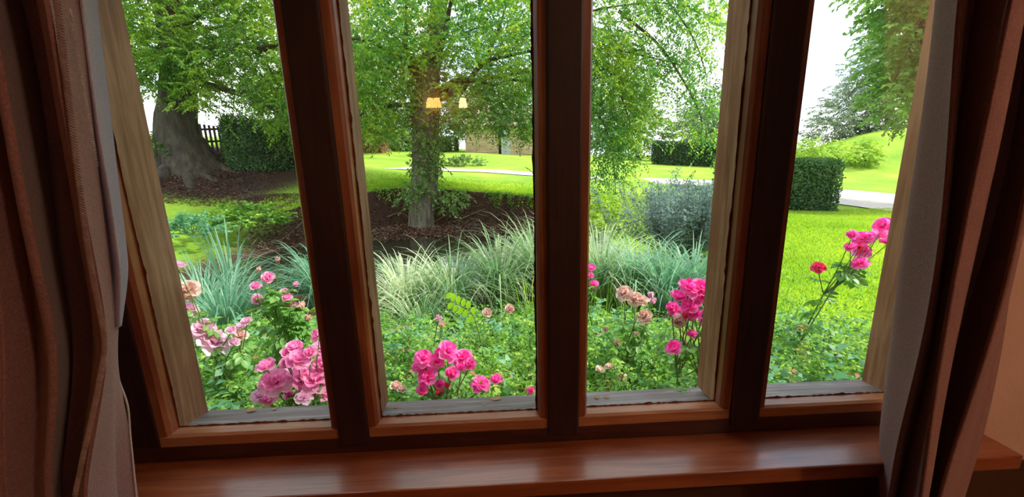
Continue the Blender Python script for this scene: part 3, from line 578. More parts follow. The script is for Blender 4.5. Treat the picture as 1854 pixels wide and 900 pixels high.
def small_tree(name, label, px, py, Y, crown, mat, n, k, leaf, trunk_r=.12, L=.5, group=None, twigs=8, droop=.25):
    """crown: list of (px, py, rx, ry, rz) lumps in metres around pixel centres"""
    p = PG(px, py) if Y is None else PY(px, py, Y); p[2] = G(p[0], p[1]); root = empty(name, p); tag(root, label, 'tree', group)
    cs = [(PY(a, b, p[1]), (rx, ry, rz)) for a, b, rx, ry, rz in crown]; top = max(cs, key=lambda q: q[0][2])[0]
    P = smooth_path([p+np.array([0, 0, -.2]), p*.6+top*.4+np.array([.1, 0, 0]), top], 10); tubes('trunk', [(P, np.linspace(trunk_r, trunk_r*.35, 10))], TWIG, root, 8)
    bs = []
    for c, r in cs:
        for _ in range(max(1, twigs//len(cs))):
            e = c+rand_dirs(1)[0]*np.array(r)*.8; s0 = P[rng.integers(3, 9)]; bs.append((smooth_path([s0, (s0+e)/2+np.array([0, 0, .15*np.linalg.norm(e-s0)]), e], 8), np.linspace(trunk_r*.35, trunk_r*.08, 8)))
    tubes('branches', bs, TWIG, root, 5); tot = sum(r[0]*r[2] for _, r in cs)
    leaf_obj('foliage', [ball_sprays(c, r, int(n*r[0]*r[2]/tot)+1, k, leaf, L, droop, .2) for c, r in cs], mat, root); return root
GR = 'trees beyond the lawn'
small_tree('maple_tree', 'leafy green maple reaching in from the right beside the right curtain', 1760, 345, 11.0, [(1680, 60, 1.7, 1.6, 1.6), (1650, 165, 1.15, 1.2, 1.1), (1760, 120, 2.2, 2, 2.2), (1690, -60, 2.2, 2, 1.6), (1640, 10, .7, .8, .5), (1810, 10, 2.5, 2.2, 2.6)], MAPLE, 3200, 8, .17, .2, .32, None, 14, .3)
small_tree('willow_tree', 'thin grey green willow behind the clipped hedge in the rightmost pane', 1590, 300, 27, [(1530, 205, 2.0, 2, 1.8), (1570, 150, 1.9, 2, 2.2), (1610, 110, 1.7, 2, 2.6), (1500, 235, 1.6, 1.6, 1.0), (1600, 190, 2.0, 2, 2.2), (1640, 60, 2, 2, 2.6)], WILLOW, 1900, 10, .19, .15, .55, GR, 24)
small_tree('conifer', 'dark rounded evergreen at the foot of the grassy mound', 1590, 292, 26, [(1585, 250, 1.5, 1.4, 1.5), (1555, 262, 1.2, 1.2, 1.0), (1612, 255, 1.2, 1.2, 1.3)], CONIFER, 500, 12, .17, .14, .5, GR)
small_tree('lime_shrub', 'bright lime green bush just behind the clipped hedge', 1563, 306, 21, [(1562, 280, .75, .7, .75)], LIME, 260, 12, .12, .06, .35, GR)
small_tree('golden_shrub', 'yellow green shrub peeping over the clipped hedge', 1480, 322, 16, [(1478, 275, .85, .7, .5), (1515, 277, .6, .6, .4), (1450, 278, .7, .6, .5)], LIME, 330, 12, .10, .06, .35, GR)
small_tree('round_tree', 'pale green rounded tree behind the far hedge in the third pane', 1295, 297, 40, [(1290, 225, 4.0, 3, 3.0), (1260, 250, 3.0, 3, 2.4), (1325, 240, 4, 3, 3)], DISTANT, 1000, 12, .26, .2, 1., GR)
small_tree('tall_tree', 'tall darker tree rising behind the pale one in the third pane', 1270, 290, 50, [(1285, 195, 3.0, 3, 3.4), (1300, 215, 4, 3, 3)], CONIFER, 420, 12, .30, .25, 1.1, GR)
small_tree('misty_tree', 'hazy pale tree between the second mullion and the far hedge', 1160, 285, 42, [(1150, 225, 3.6, 3, 3.6), (1105, 205, 4, 3, 4.5), (1185, 245, 2.2, 2, 2.5)], DISTANT, 900, 12, .27, .2, 1., GR)
small_tree('copper_shrub', 'copper pink shrub on the far lawn beside the first mullion', 683, 281, 30, [(681, 258, .85, .8, .95), (672, 262, .9, .8, .8)], COPPER, 300, 12, .15, .08, .4, GR)
small_tree('sapling', 'little round green tree on the far lawn left of the ivy trunk', 721, 279, 33, [(722, 255, 1.1, 1, 1.1)], DISTANT, 260, 12, .17, .07, .4, GR)
small_tree('dark_tree', 'dark green tree mass behind the small lawn tree', 705, 272, 42, [(700, 235, 3.2, 3, 2.6), (735, 245, 2.6, 2.5, 2.0), (660, 225, 3.6, 3, 3.2)], CONIFER, 800, 12, .27, .25, 1., GR)
small_tree('oak_tree', 'broad green tree behind the weathered barn', 930, 275, 44, [(880, 200, 4.5, 3, 3.4), (950, 205, 4.5, 3, 3.8), (1010, 230, 3.5, 3, 3.2), (820, 215, 3.5, 3, 2.6)], DISTANT, 1300, 12, .28, .3, 1.1, GR)
small_tree('field_tree', 'green tree behind the clipped hedge on the left', 520, 270, 26, [(520, 200, 2.2, 2, 2.0), (560, 180, 2.6, 2, 2.4), (590, 215, 2.2, 2, 2)], DISTANT, 800, 12, .19, .2, .8, GR)
small_tree('shore_tree', 'dense green tree behind the pond tree left of its trunk', 640, 285, 28, [(640, 175, 3.2, 2.5, 2.6), (690, 120, 3.6, 2.5, 3), (600, 120, 3.6, 2.5, 3)], DISTANT, 1300, 12, .20, .22, .9, GR)

small_tree('hawthorn_tree', 'bushy green tree left of the big beech, behind the left curtain', 40, 300, 15, [(20, 190, 2.4, 2, 2.2), (-60, 120, 3, 2.5, 2.6), (60, 90, 2.4, 2, 2.2)], BEECH, 1500, 14, .12, .16, .5, GR)
small_tree('hazel_tree', 'broad green tree far left beyond the big beech', -330, 330, 16, [(-330, 190, 3.6, 3, 2.8), (-480, 120, 4, 3, 3.4), (-220, 100, 3, 3, 3)], BEECH, 1600, 14, .14, .2, .6, GR)
small_tree('lime_tree', 'broad green tree far right behind the right curtain', 2000, 330, 20, [(2000, 150, 4.0, 3, 3.4), (2120, 60, 4.5, 3, 4)], MAPLE, 1500, 10, .2, .25, .6, GR)

# --- hedges
def hedge(name, label, P0, P1, width, h, mat, leaf, n, group='clipped hedges', rag=.05):
    P0 = np.array(P0); P1 = np.array(P1); root = empty(name, ((P0[0]+P1[0])/2, (P0[1]+P1[1])/2, min(P0[2], P1[2]))); tag(root, label, 'hedge', group)
    d = P1-P0; d[2] = 0; ln = np.linalg.norm(d); d /= ln; s = np.array([-d[1], d[0], 0]); nn = max(2, int(ln/.6)+1)
    V = []
    for t in np.linspace(.04, .96, nn):
        c = P0*(1-t)+P1*t; z = G(c[0], c[1])
        for a, b in ((-.44, -.15), (-.42, h*.92), (.42, h*.92), (.44, -.15)): q = c+s*a*width; V.append([q[0], q[1], z+b])
    i = np.arange(nn-1)[:, None]*4; j = np.arange(4)[None]; k = (j+1) % 4; Fq = np.stack([i+j, i+4+j, i+4+k, i+k], -1).reshape(-1, 4)
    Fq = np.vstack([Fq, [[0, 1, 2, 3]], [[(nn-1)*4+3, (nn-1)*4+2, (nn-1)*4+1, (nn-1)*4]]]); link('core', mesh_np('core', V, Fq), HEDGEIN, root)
    u = rng.uniform(0, 1, n); f = rng.choice(5, n, p=[.42, .16, .28, .07, .07]); v = rng.uniform(-.5, .5, n); w = rng.uniform(.0, 1, n)
    side = np.where(f == 0, -.5, np.where(f == 1, .5, v)); zz = np.where(f == 2, 1., w); u = np.where(f == 3, 0, np.where(f == 4, 1, u))
    nr = np.where((f == 0)[:, None], -s, np.where((f == 1)[:, None], s, np.where((f == 2)[:, None], [0, 0, 1], np.where((f == 3)[:, None], -d, d))))
    C = P0*(1-u[:, None])+P1*u[:, None]+s*(side*width)[:, None]; C[:, 2] = hgt(C[:, 0], C[:, 1])+zz*h
    C += nr*rng.normal(-.02, rag, n)[:, None]; Ax = nr*.5+rand_dirs(n)*.8; Ln = leaf*rng.uniform(.6, 1.3, n)
    leaf_obj('foliage', [leaves_np(C, Ax, nr+rand_dirs(n)*.6, Ln, Ln*.6)], mat, root); return root
h0 = PG(392, 300); h1 = PG(560, 309); hedge('hedge', 'dark clipped hedge beside the big beech on the left bank', h0+np.array([.1, .5, 0]), h1+np.array([.4, .7, 0]), 1.2, 1.42, HEDGE, .09, 15000, rag=.07)
h0 = PG(1318, 378); h1 = PG(1538, 385); hedge('hedge', 'square clipped hedge on the lawn seen in the rightmost pane', h0+np.array([.1, .8, 0]), h1+np.array([-.15, .7, 0]), 1.3, 1.48, HEDGE, .07, 20000, rag=.04)
hedge('hedge', 'long low dark hedge across the far lawn in the third pane', PG(1190, 297), PG(1420, 302), 1.6, 1.6, CONIFER, .16, 9000)
hedge('hedge', 'low green hedge at the far edge of the lawn left of the barn', PY(560, 272, 36), PG(822, 277)+np.array([0, 2, 0]), 1.6, 1.2, HEDGE, .18, 7000)

# --- fence behind the beech
root = empty('fence', PG(372, 272)); tag(root, 'dark picket fence between the big beech and the clipped hedge', 'fence')
fz = root.location; FM = noisy('dark fence wood', [(.03, .022, .018), (.06, .045, .035)], 8, .9)
for i in range(9):
    x = fz.x-.5+i*.16; z = G(x, fz.y+.2); box('picket', (x-.035, fz.y+.18, z-.05), (x+.035, fz.y+.21, z+.88), FM, root)
for h in (.25, .68): box('rail', (fz.x-.6, fz.y+.21, G(fz.x, fz.y+.2)+h), (fz.x+.95, fz.y+.25, G(fz.x, fz.y+.2)+h+.07), FM, root)

# --- barn
bc = PG(905, 279); by = bc[1]; bx0, bx1 = PY(845, 278, by)[0], PY(1010, 278, by)[0]; bz = bc[2]-.1
root = empty('barn', (bc[0], by, bz)); tag(root, 'weathered brown boarded barn with a grey door beyond the lawn', 'building')
BOARD = noisy('weathered boards', [(.30, .20, .13), (.44, .31, .21), (.55, .42, .30)], 3, .85, stretch=(.3, 1, 4)); GREYD = noisy('grey door paint', [(.33, .33, .35), (.45, .45, .47)], 4, .7); DARK = noisy('dark inside', [(.008, .007, .006), (.015, .012, .01)], 3, .9); ROOFM = noisy('old clay tiles', [(.20, .15, .12), (.32, .25, .20)], 6, .9)
g0, g1, d1 = PY(903, 278, by)[0], PY(908, 278, by)[0], PY(924, 278, by)[0]
for k in range(10):
    z0 = bz+.25*k
    if bz+2.3 > z0:
        box('board', (bx0, by-.03-.01*(k % 2), z0), (g0, by+.05, z0+.243), BOARD, root); box('board', (d1, by-.03-.01*(k % 2), z0), (bx1, by+.05, z0+.243), BOARD, root)
box('door', (g1, by-.08, bz), (d1, by-.03, bz+2.25), GREYD, root); box('doorway', (g0, by+.06, bz), (d1, by+.1, bz+2.3), DARK, root); box('lintel', (g0-.1, by-.06, bz+2.28), (d1+.1, by+.05, bz+2.5), BOARD, root)
for x in (bx0, PY(865, 278, by)[0], PY(945, 278, by)[0], bx1): box('post', (x-.07, by-.1, bz), (x+.07, by+.05, bz+2.5), BOARD, root)
box('side_wall', (bx0, by+.1, bz), (bx1, by+5, bz+2.45), BOARD, root)
prism('roof', [(by-.5, bz+2.4), (by+2.5, bz+4.3), (by+5.5, bz+2.4), (by+5.5, bz+2.25), (by+2.5, bz+4.1), (by-.5, bz+2.25)], bx0-.4, bx1+.4, ROOFM, root)

# --- sawn log and low shrubs on the lawn
lg = PG(1243, 347); root = tag(tubes('log', [(np.array([[lg[0]-.4, lg[1], lg[2]+.13], [lg[0], lg[1], lg[2]+.14], [lg[0]+.35, lg[1]+.1, lg[2]+.12]]), [.15, .16, .14])], BARK, None, 10, .05), 'short dark log lying on the lawn below the drive', 'log')
def tuft(name, label, c, r, h, n, leaf, mat, cat='shrub', group=None, k=12):
    root = empty(name, c); tag(root, label, cat, group); m_ = int(n); q = rand_dirs(m_); q[:, 2] = np.abs(q[:, 2]); C = np.array(c)+q*np.array([r[0], r[1], h])*rng.uniform(.5, 1, m_)[:, None]
    st = [(smooth_path([np.array(c)+np.array([0, 0, -.05]), (np.array(c)*.5+e*.5)+np.array([0, 0, .1*h]), e], 6), .004+.006*h) for e in C[:min(25, m_)]]; tubes('stems', st, STEM, root, 4)
    leaf_obj('foliage', [spray_leaves(C, q+np.array([0, 0, .3]), .12+.12*h, k, leaf, .55, .2)], mat, root); return root
tuft('low_shrub', 'low loose clump of weeds beside the log on the lawn', PG(1290, 350), (.9, .4), .32, 110, .06, COVER)
tuft('low_shrub', 'low mound of green shrub on the far lawn right of the ivy trunk', PG(840, 301), (1.5, .6), .55, 200, .10, DISTANT)
tuft('bramble', 'green bramble patch on the left pond bank', PG(450, 405), (1.1, .5), .45, 220, .09, COVER)
tuft('bramble', 'small green bramble at the lower left of the pond bank', PG(350, 425), (.8, .5), .4, 120, .08, COVERB)
tuft('bank_weed', 'dark scrubby growth beside the flared beech trunk', PG(285, 292), (.9, .5), .9, 160, .09, DISTANT)
tuft('bank_shrub', 'yellow green bush at the right end of the pond bank', PG(1105, 425), (1.1, .6), .7, 240, .085, LIME)

# --- roots and fallen sticks on the pond bank, leaf litter
for pts, r, lb in [([(540, 362), (500, 380), (455, 402), (430, 425)], .035, 'long pale root sloping down the left pond bank'), ([(545, 366), (520, 400), (480, 425), (455, 445)], .02, 'thin branch lying across the leaf covered bank'), ([(560, 395), (520, 430), (480, 450)], .018, 'thin stick among the fallen leaves on the pond bed'),
                   ([(820, 405), (870, 390), (920, 372), (955, 365)], .03, 'dark root running along the pond bank right of the ivy trunk'), ([(700, 400), (725, 395), (745, 402)], .04, 'root reaching left from the foot of the ivy trunk'), ([(785, 405), (830, 385), (870, 380)], .03, 'pale root curving from the foot of the ivy trunk')]:
    P = []
    for q in pts: p = PG(*q); p[2] += r*.8; P.append(p)
    tag(tubes('tree_root', [(smooth_path(P, 20), np.linspace(r, r*.4, 20))], ROOT, None, 6, .06), lb, 'root', 'roots and sticks on the pond bank')
EP = smooth_path([(p[0], p[1], 0) for p in POND[1:9]], 400); cN = POND.mean(0); n = 520; q = EP[rng.integers(0, 400, n)]; dr = np.stack([cN[0]-q[:, 0], cN[1]-q[:, 1]], 1); dr /= np.linalg.norm(dr, axis=1)[:, None]
clus = np.sin(q[:, 0]*2.3)+np.sin(q[:, 0]*5.1+1)+rng.normal(0, .6, n) > .1; q, dr = q[clus], dr[clus]; n = len(q); C = np.stack([q[:, 0]-dr[:, 0]*.12, q[:, 1]-dr[:, 1]*.12, np.zeros(n)], 1); C[:, 2] = hgt(C[:, 0]-dr[:, 0]*.15, C[:, 1]-dr[:, 1]*.15)+.04
D = np.stack([dr[:, 0], dr[:, 1], np.full(n, -.35)], 1)+rng.standard_normal((n, 3))*.45; tag(leaf_obj('trailing_weeds', [spray_leaves(C, D, .42, 14, .075, .6, .7)], COVER), 'green weeds trailing over the edge of the pond bank', 'plants', kind='stuff')
x = rng.uniform(-6, 2.3, 60000); y = rng.uniform(8.4, 13, 60000); sdv = poly_sd(x, y, POND); k = sdv > -.1; x, y = x[k][:16000], y[k][:16000]
a = rng.uniform(0, 1, 5000)**.5; b = rng.uniform(0, 6.28, 5000); x = np.concatenate([x, b0[0]+1.6+a*np.cos(b)*3.6]); y = np.concatenate([y, b0[1]-.7+a*np.sin(b)*1.7])
C = np.stack([x, y, hgt(x, y)+.02], 1); n = len(C); Ln = rng.uniform(.05, .11, n); Ax = rand_dirs(n); Ax[:, 2] *= .3
o = leaf_obj('leaf_litter', [leaves_np(C, Ax, np.array([0, 0, 1.])+rand_dirs(n)*.4, Ln, Ln*.6)], LITTER); tag(o, 'brown fallen leaves covering the pond bed and bank', 'leaf litter', kind='stuff')

# ------------------------------------------------------------------ sedges and grasses
def blades(base, n, h, spread, width, arch, seg=7):
    """arching tapering grass blades from one clump"""
    a = rng.uniform(0, 2*math.pi, n); r = rng.uniform(0, 1, n)**.7; H = h*rng.uniform(.6, 1.1, n); out = spread*rng.uniform(.35, 1.15, n)
    B0 = np.array(base)+np.stack([np.cos(a)*r*.12, np.sin(a)*r*.12, np.zeros(n)], 1); D = np.stack([np.cos(a), np.sin(a), np.zeros(n)], 1); sd = np.stack([-np.sin(a), np.cos(a), np.zeros(n)], 1)
    tw = rng.uniform(-.5, .5, n); sd = sd*np.cos(tw)[:, None]+D*np.sin(tw)[:, None]
    t = np.linspace(0, 1, seg); ar = arch*rng.uniform(.6, 1.5, n)
    P = B0[:, None]+D[:, None]*(out[:, None]*t[None]**1.6)[..., None]; P[..., 2] += H[:, None]*(t[None]*1.25-ar[:, None]*t[None]**3)
    w = width*rng.uniform(.7, 1.2, n)[:, None]*np.clip(1.02-t[None]**2.2, .04, 1)*.5
    V = np.stack([P-sd[:, None]*w[..., None], P+sd[:, None]*w[..., None]], 2).reshape(-1, 3)
    i = (np.arange(n)*seg*2)[:, None]+(np.arange(seg-1)*2)[None]; return V, np.stack([i, i+1, i+3, i+2], -1).reshape(-1, 4)
def clump(label, px, Y, n, h, spread, width, arch, mat, group, sink=0.):
    p = PY(px, 520, Y); p[2] = G(p[0], Y)-sink; root = empty('sedge_clump', p); tag(root, label, 'grass', group)
    V, Fq = join_np([blades(p, int(n*1.35), h, spread, width, arch), blades(p, int(n*.8), h*.95, spread*1.45, width*.9, arch*1.45, 9)]); leaf_obj('blades', [(V, Fq)], mat, root)
g_ = 'sedge clumps at the pond edge'
for lb, px, Y, n, h, sp, w, ar, mt in [
    ('pale arching sedge clump right of the first mullion', 735, 2.8, 120, .80, .55, .017, .62, SEDGE), ('wide arching sedge clump in the middle of the second pane', 820, 2.75, 140, .82, .62, .016, .6, SEDGE),
    ('tall pale sedge clump left of the second mullion', 905, 3.0, 150, .92, .62, .016, .58, SEDGE), ('sedge clump half hidden by the second mullion', 975, 3.3, 140, 1.05, .7, .017, .55, SEDGE),
    ('upright sedge clump right of the second mullion', 1085, 3.1, 130, .88, .6, .018, .45, SEDGE), ('green sedge clump in front of the blue shrub', 1150, 3.0, 130, .80, .62, .017, .5, IRIS),
    ('green sedge clump near the third mullion', 1255, 2.9, 110, .72, .6, .02, .5, IRIS), ('bluish iris clump beside the left jamb', 365, 2.9, 80, .76, .7, .014, .55, IRIS),
    ('tall upright iris clump in the left pane', 420, 3.3, 9, 1.0, .3, .028, .25, IRIS), ('drooping blue green sedge clump behind the pale roses', 400, 2.5, 100, .72, .62, .015, .6, IRIS),
    ('sedge clump half hidden by the first mullion', 585, 3.2, 120, .85, .6, .018, .55, IRIS), ('low sedge clump nearest the second pane', 760, 2.3, 70, .60, .55, .014, .65, SEDGE), ('far sedge clump on the right bank of the pond', 1020, 3.9, 110, 1.0, .7, .018, .5, SEDGE), ('short sedge clump below the blue shrub', 1205, 2.7, 90, .75, .5, .017, .5, IRIS)]:
    clump(lb, px, Y, n, h, sp, w, ar, mt, g_)
# blue green shrub with upright spikes
p = PY(1240, 500, 4.6); p[2] = G(p[0], p[1]); root = empty('blue_shrub', p); tag(root, 'blue green feathery shrub with upright spires in the third pane', 'shrub')
tips = [np.array([p[0]+rng.normal(0, .48), p[1]+rng.normal(0, .3), p[2]+rng.uniform(.7, 1.15)]) for _ in range(110)]+[PY(x, y, 4.6+rng.uniform(-.2, .2)) for x, y in [(1222, 310), (1226, 345), (1195, 365), (1240, 372), (1265, 350), (1285, 370), (1180, 385), (1210, 380), (1290, 345)]]
st = [smooth_path([p+np.array([rng.normal(0, .08), rng.normal(0, .08), -.05]), (p+t)/2+np.array([(t[0]-p[0])*.25, 0, 0]), t], 14) for t in tips]
tubes('stems', [(s_, np.linspace(.007, .002, 14)) for s_ in st], STEM, root, 4)
P = np.vstack([s_[4:] for s_ in st]); P = np.repeat(P, 22, 0); n = len(P); P = P+rng.standard_normal((n, 3))*.035; Ax = rand_dirs(n)+np.array([0, 0, .6]); Ln = rng.uniform(.03, .065, n)
leaf_obj('foliage', [leaves_np(P, Ax, rand_dirs(n), Ln, Ln*.28)], BLUE, root)

# lawn blades close by on the right and along the bank top
x = rng.uniform(1.5, 12, 260000); y = 2+8.5*rng.uniform(0, 1, 260000)**1.3; k = (poly_sd(x, y, POND) < -.3) & (x+.1*y > 2.9) & (x < 1.8+1.15*y); x, y = x[k][:110000], y[k][:110000]
x2 = rng.uniform(-7, 4, 90000); y2 = rng.uniform(9, 15.5, 90000); s2 = poly_sd(x2, y2, POND); k = (s2 < -.22) & (rng.uniform(0, 1, 90000) < np.clip(1.2+s2*.45, .15, 1)); x = np.concatenate([x, x2[k][:45000]]); y = np.concatenate([y, y2[k][:45000]])
C = np.stack([x, y, hgt(x, y)-.005], 1); n = len(C); Ax = rand_dirs(n)*.6+np.array([0, 0, 1.]); Ln = rng.uniform(.03, .07, n)*(1+.05*np.clip(y-8, 0, 9)); o = leaf_obj('grass', [leaves_np(C, Ax, rand_dirs(n), Ln, .009+.0011*y)], LAWNB); tag(o, 'short bright lawn grass', 'grass', kind='stuff')

# ------------------------------------------------------------------ garden bed under the window
def cover(label, n_plants, k, leaf, hmin, hmax, mat, xr, yr, name='ground_cover', wr=.6):
    x = rng.uniform(*xr, n_plants); y = yr[0]+(yr[1]-yr[0])*rng.uniform(0, 1, n_plants)**1.2; h = rng.uniform(hmin, hmax, n_plants)*np.clip(1.75-.62*y, .28, 1)*np.where(x > .9, np.clip(1.5-.5*y, .3, 1), 1)
    h = h+.10*np.sin(x*3.1+1.7*y)*np.sin(y*4+x)*np.clip(y-.6, 0, .6)*np.clip(2.4-y, 0, 1)
    kp = (x < 1.35) | (y < 1.5) | (rng.uniform(0, 1, n_plants) < .22); x, y, h = x[kp], y[kp], h[kp]; n_plants = len(x)
    C = np.stack([x, y, hgt(x, y)+h], 1); C[:, 1] = np.maximum(C[:, 1], .30+leaf*5); D = rand_dirs(n_plants)*np.array([1, 1, .5])+np.array([0, 0, .25]); L1 = spray_leaves(C, D, leaf*5, k, leaf, wr, .25)
    C[:, 1] = np.maximum(C[:, 1], .30+leaf*5)
    L2 = spray_leaves(C-np.array([0, 0, .12]), rand_dirs(n_plants)*np.array([1, 1, .4]), leaf*5, k, leaf*1.1, wr, .2)
    o = leaf_obj(name, [L1, L2], mat); tag(o, label, 'plants', kind='stuff')
cover('fresh green small leaved ground cover filling the bed under the window', 3600, 11, .030, .22, .56, COVER, (-3.6, 3.0), (.42, 2.7))
cover('bluish green broader leaved growth among the ground cover', 950, 9, .042, .20, .52, COVERB, (-3.6, 3.0), (.45, 2.6), wr=.75)
cover('fine bright vetch like growth at the near edge of the bed', 1500, 12, .020, .30, .60, COVER, (-1.3, 1.7), (.32, 1.2))
cover('dry brown withered leaves among the ground cover', 110, 8, .028, .30, .56, DRY, (-1.5, 2.0), (.4, 1.6), 'withered_leaves')
n = 2600; x = rng.uniform(-2.2, 2.4, n); y = rng.uniform(.5, 2.9, n); parts = []
for q in range(130):
    xx, yy = rng.uniform(-2.2, 2.3), rng.uniform(.62, 3.0); parts.append(blades((xx, yy, G(xx, yy)), 9, rng.uniform(.45, .68), .22, .006, .5, 6))
tag(leaf_obj('wild_grass', parts, COVER), 'thin wild grass blades growing through the garden bed', 'grass', kind='stuff')
cover('low weedy leaves on the lawn edge in the rightmost pane', 170, 9, .045, .05, .3, COVERB, (1.2, 3.2), (1.2, 2.4))

# --- roses
def petal_flower(name, rings, seed):
    g = np.random.default_rng(seed); Vs, Fs, o = [], [], 0
    for n, rad, tilt, size, cup in rings:
        for i in range(n):
            a = 2*math.pi*(i+g.uniform(-.15, .15))/n+rad*20; tl = tilt+g.uniform(-.15, .15); us = np.linspace(0, 1, 5); vs = np.linspace(-1, 1, 5)
            for u_ in us:
                w = size*.52*math.sin(math.pi*min(.5, .12+.52*u_))*(1-.25*max(0, u_-.75)*4*.5)
                for v in vs:
                    el = tl-cup*u_*.9; rr = rad*.3+size*u_*math.cos(el)+0; zz = size*u_*math.sin(el)+.06*size*math.sin(v*5+i*2)*u_
                    x_ = rr-abs(v)**2*size*.18; y_ = v*w; zz += abs(v)**2*size*.22*(1 if cup >= 0 else .3)
                    Vs.append((x_*math.cos(a)-y_*math.sin(a), x_*math.sin(a)+y_*math.cos(a), zz))
            for r in range(4):
                for c in range(4): q = o+r*5+c; Fs.append([q, q+1, q+6, q+5])
            o += 25
    return mesh_np(name, Vs, Fs, True)
OPEN = petal_flower('flower', [(6, .10, .25, .50, .35), (5, .08, .65, .42, .1), (4, .05, 1.1, .32, -.2)], 1)
HALF = petal_flower('flower', [(5, .10, .65, .46, .2), (5, .08, .95, .44, -.1), (4, .04, 1.3, .36, -.3)], 2)
BUD = petal_flower('flower', [(4, .06, 1.25, .62, -.35), (4, .03, 1.4, .62, -.3)], 3)
FLAT = petal_flower('flower', [(5, .12, .12, .55, .3), (5, .08, .35, .42, .2)], 4)
STAM = mesh_np('stamens', *join_np([tube_np(np.array([[0, 0, 0], [.09*math.cos(a), .09*math.sin(a), .16]]), [.012, .022], 4) for a in np.arange(7)*.9]))
FM_ = {}
def flower_mesh(kind, base, mat):
    if (kind, mat.name) not in FM_: c = base.copy(); c.materials.clear(); c.materials.append(mat); FM_[(kind, mat.name)] = c
    return FM_[(kind, mat.name)]
STAM.materials.append(YELL)
def leaflet_mesh():
    Vs, Fs, o = [], [], 0
    for (bx, by_, a, s) in [(0, .62, 0, 1.), (-.03, .50, .95, .85), (.03, .50, -.95, .85), (-.03, .25, 1.1, .7), (.03, .25, -1.1, .7)]:
        for t in np.linspace(0, 1, 5):
            w = .19*s*math.sin(math.pi*min(1, .08+t*.9))**.8; y = t*.48*s
            for v in (-1, 0, 1):
                x_, y_ = v*w, y; z_ = abs(v)*.07-.12*t*t; ca, sa = math.cos(a), math.sin(a); Vs.append((bx+x_*ca-y_*sa, by_+x_*sa+y_*ca, z_))
        for r in range(4):
            for c in range(2): q = o+r*3+c; Fs.append([q, q+1, q+4, q+3])
        o += 15
    Vs += [(-.012, 0, 0), (.012, 0, 0), (.008, .64, 0), (-.008, .64, 0)]; Fs.append([o, o+1, o+2, o+3]); me = mesh_np('leaf', Vs, Fs, True); me.materials.append(ROSEL); return me
LEAF = leaflet_mesh()
def put(name, me, parent, p, size, direction, roll=0.):
    o = bpy.data.objects.new(name, me); COL.objects.link(o); o.parent = parent; o.matrix_parent_inverse = Matrix.Translation(-parent.location)
    o.location = p; q = Vector(direction).to_track_quat('Z', 'Y'); o.rotation_euler = (q.to_matrix() @ Matrix.Rotation(roll, 3, 'Z')).to_euler(); o.scale = (size,)*3; return o
def rose(label, base_px, flowers, nleaf, leaf=.075, canes=3, name='rose_bush'):
    """flowers: (px, py, Y, pixel width, material, kind)"""
    pts = [PY(q[0], q[1], q[2]) for q in flowers]; cen = np.mean(pts, 0); bp = np.array([PY(base_px, 600, cen[1])[0], cen[1]+.05, 0]); bp[2] = G(bp[0], bp[1])
    root = empty(name, bp); tag(root, label, 'rose bush', 'rose bushes under the window')
    forks = []
    for c in range(canes):
        grp = [p for i, p in enumerate(pts) if i % canes == c] or [cen]; g_ = np.mean(grp, 0); fork = g_*.72+bp*.28+np.array([rng.normal(0, .02), rng.normal(0, .02), 0]); fork[2] = min(fork[2], g_[2]-.07)
        P = smooth_path([bp+np.array([rng.normal(0, .03), rng.normal(0, .03), -.03]), (bp+fork)/2+np.array([rng.normal(0, .04), rng.normal(0, .03), .04]), fork], 14); forks.append((P, fork, grp))
        tubes('cane', [(P, np.linspace(.006, .0035, 14))], STEM, root, 6)
        tubes('flower_stalks', [(smooth_path([fork, (fork+p)/2+np.array([rng.normal(0, .012), rng.normal(0, .012), -.012]), p-np.array([0, 0, .004])], 8), np.linspace(.003, .0018, 8)) for p in grp], STEM, root, 5)
    for (px, py, Y, w, mt, kind), p in zip(flowers, pts):
        tocam = norm(EYE-p); dr = norm(tocam*.65+np.array([0, 0, .7])+rng.standard_normal(3)*.28); s = w*np.dot(p-EYE, fw)/F*{'o': 1.22, 'h': 1.35, 'b': 1.35, 'f': 1.15}[kind]
        f = put('flower', flower_mesh(kind, {'o': OPEN, 'h': HALF, 'b': BUD, 'f': FLAT}[kind], mt), root, p, s, dr, rng.uniform(0, 6))
        if kind == 'f': st_ = bpy.data.objects.new('stamens', STAM); COL.objects.link(st_); st_.parent = f
    for i in range(nleaf):
        P, fork, grp = forks[i % canes]; t = rng.uniform(.35, 1); q = P[int(t*13)]
        if rng.uniform() < .35: e = grp[rng.integers(len(grp))]; q = fork*.5+e*.5
        d = rand_dirs(1)[0]; d[2] = abs(d[2])*.3+.05; ax = norm(np.array([d[0], d[1], .25*rng.standard_normal()]))
        o = bpy.data.objects.new('leaf', LEAF); COL.objects.link(o); o.parent = root; o.matrix_parent_inverse = Matrix.Translation(-root.location); o.location = q
        o.rotation_euler = (rng.normal(-.15, .35), rng.normal(0, .3), math.atan2(-ax[0], ax[1])); s = leaf*rng.uniform(.7, 1.25); o.scale = (s, s, s)
    return root
def fl(Y, mat, kind, *pts): return [(x, y, Y+rng.normal(0, .025), w, mat, kind) for x, y, w in pts]
rose('pale lilac pink rose bush half hidden by the left jamb', 385, fl(.75, PALE, 'h', (322, 486, 22), (438, 594, 18), (447, 584, 16), (423, 624, 17), (418, 600, 15)) + fl(.72, PALE, 'o', (387, 622, 44), (366, 597, 34), (342, 562, 26)) + fl(.78, FADED, 'o', (342, 526, 32), (435, 608, 22)), 90, .08, 4)
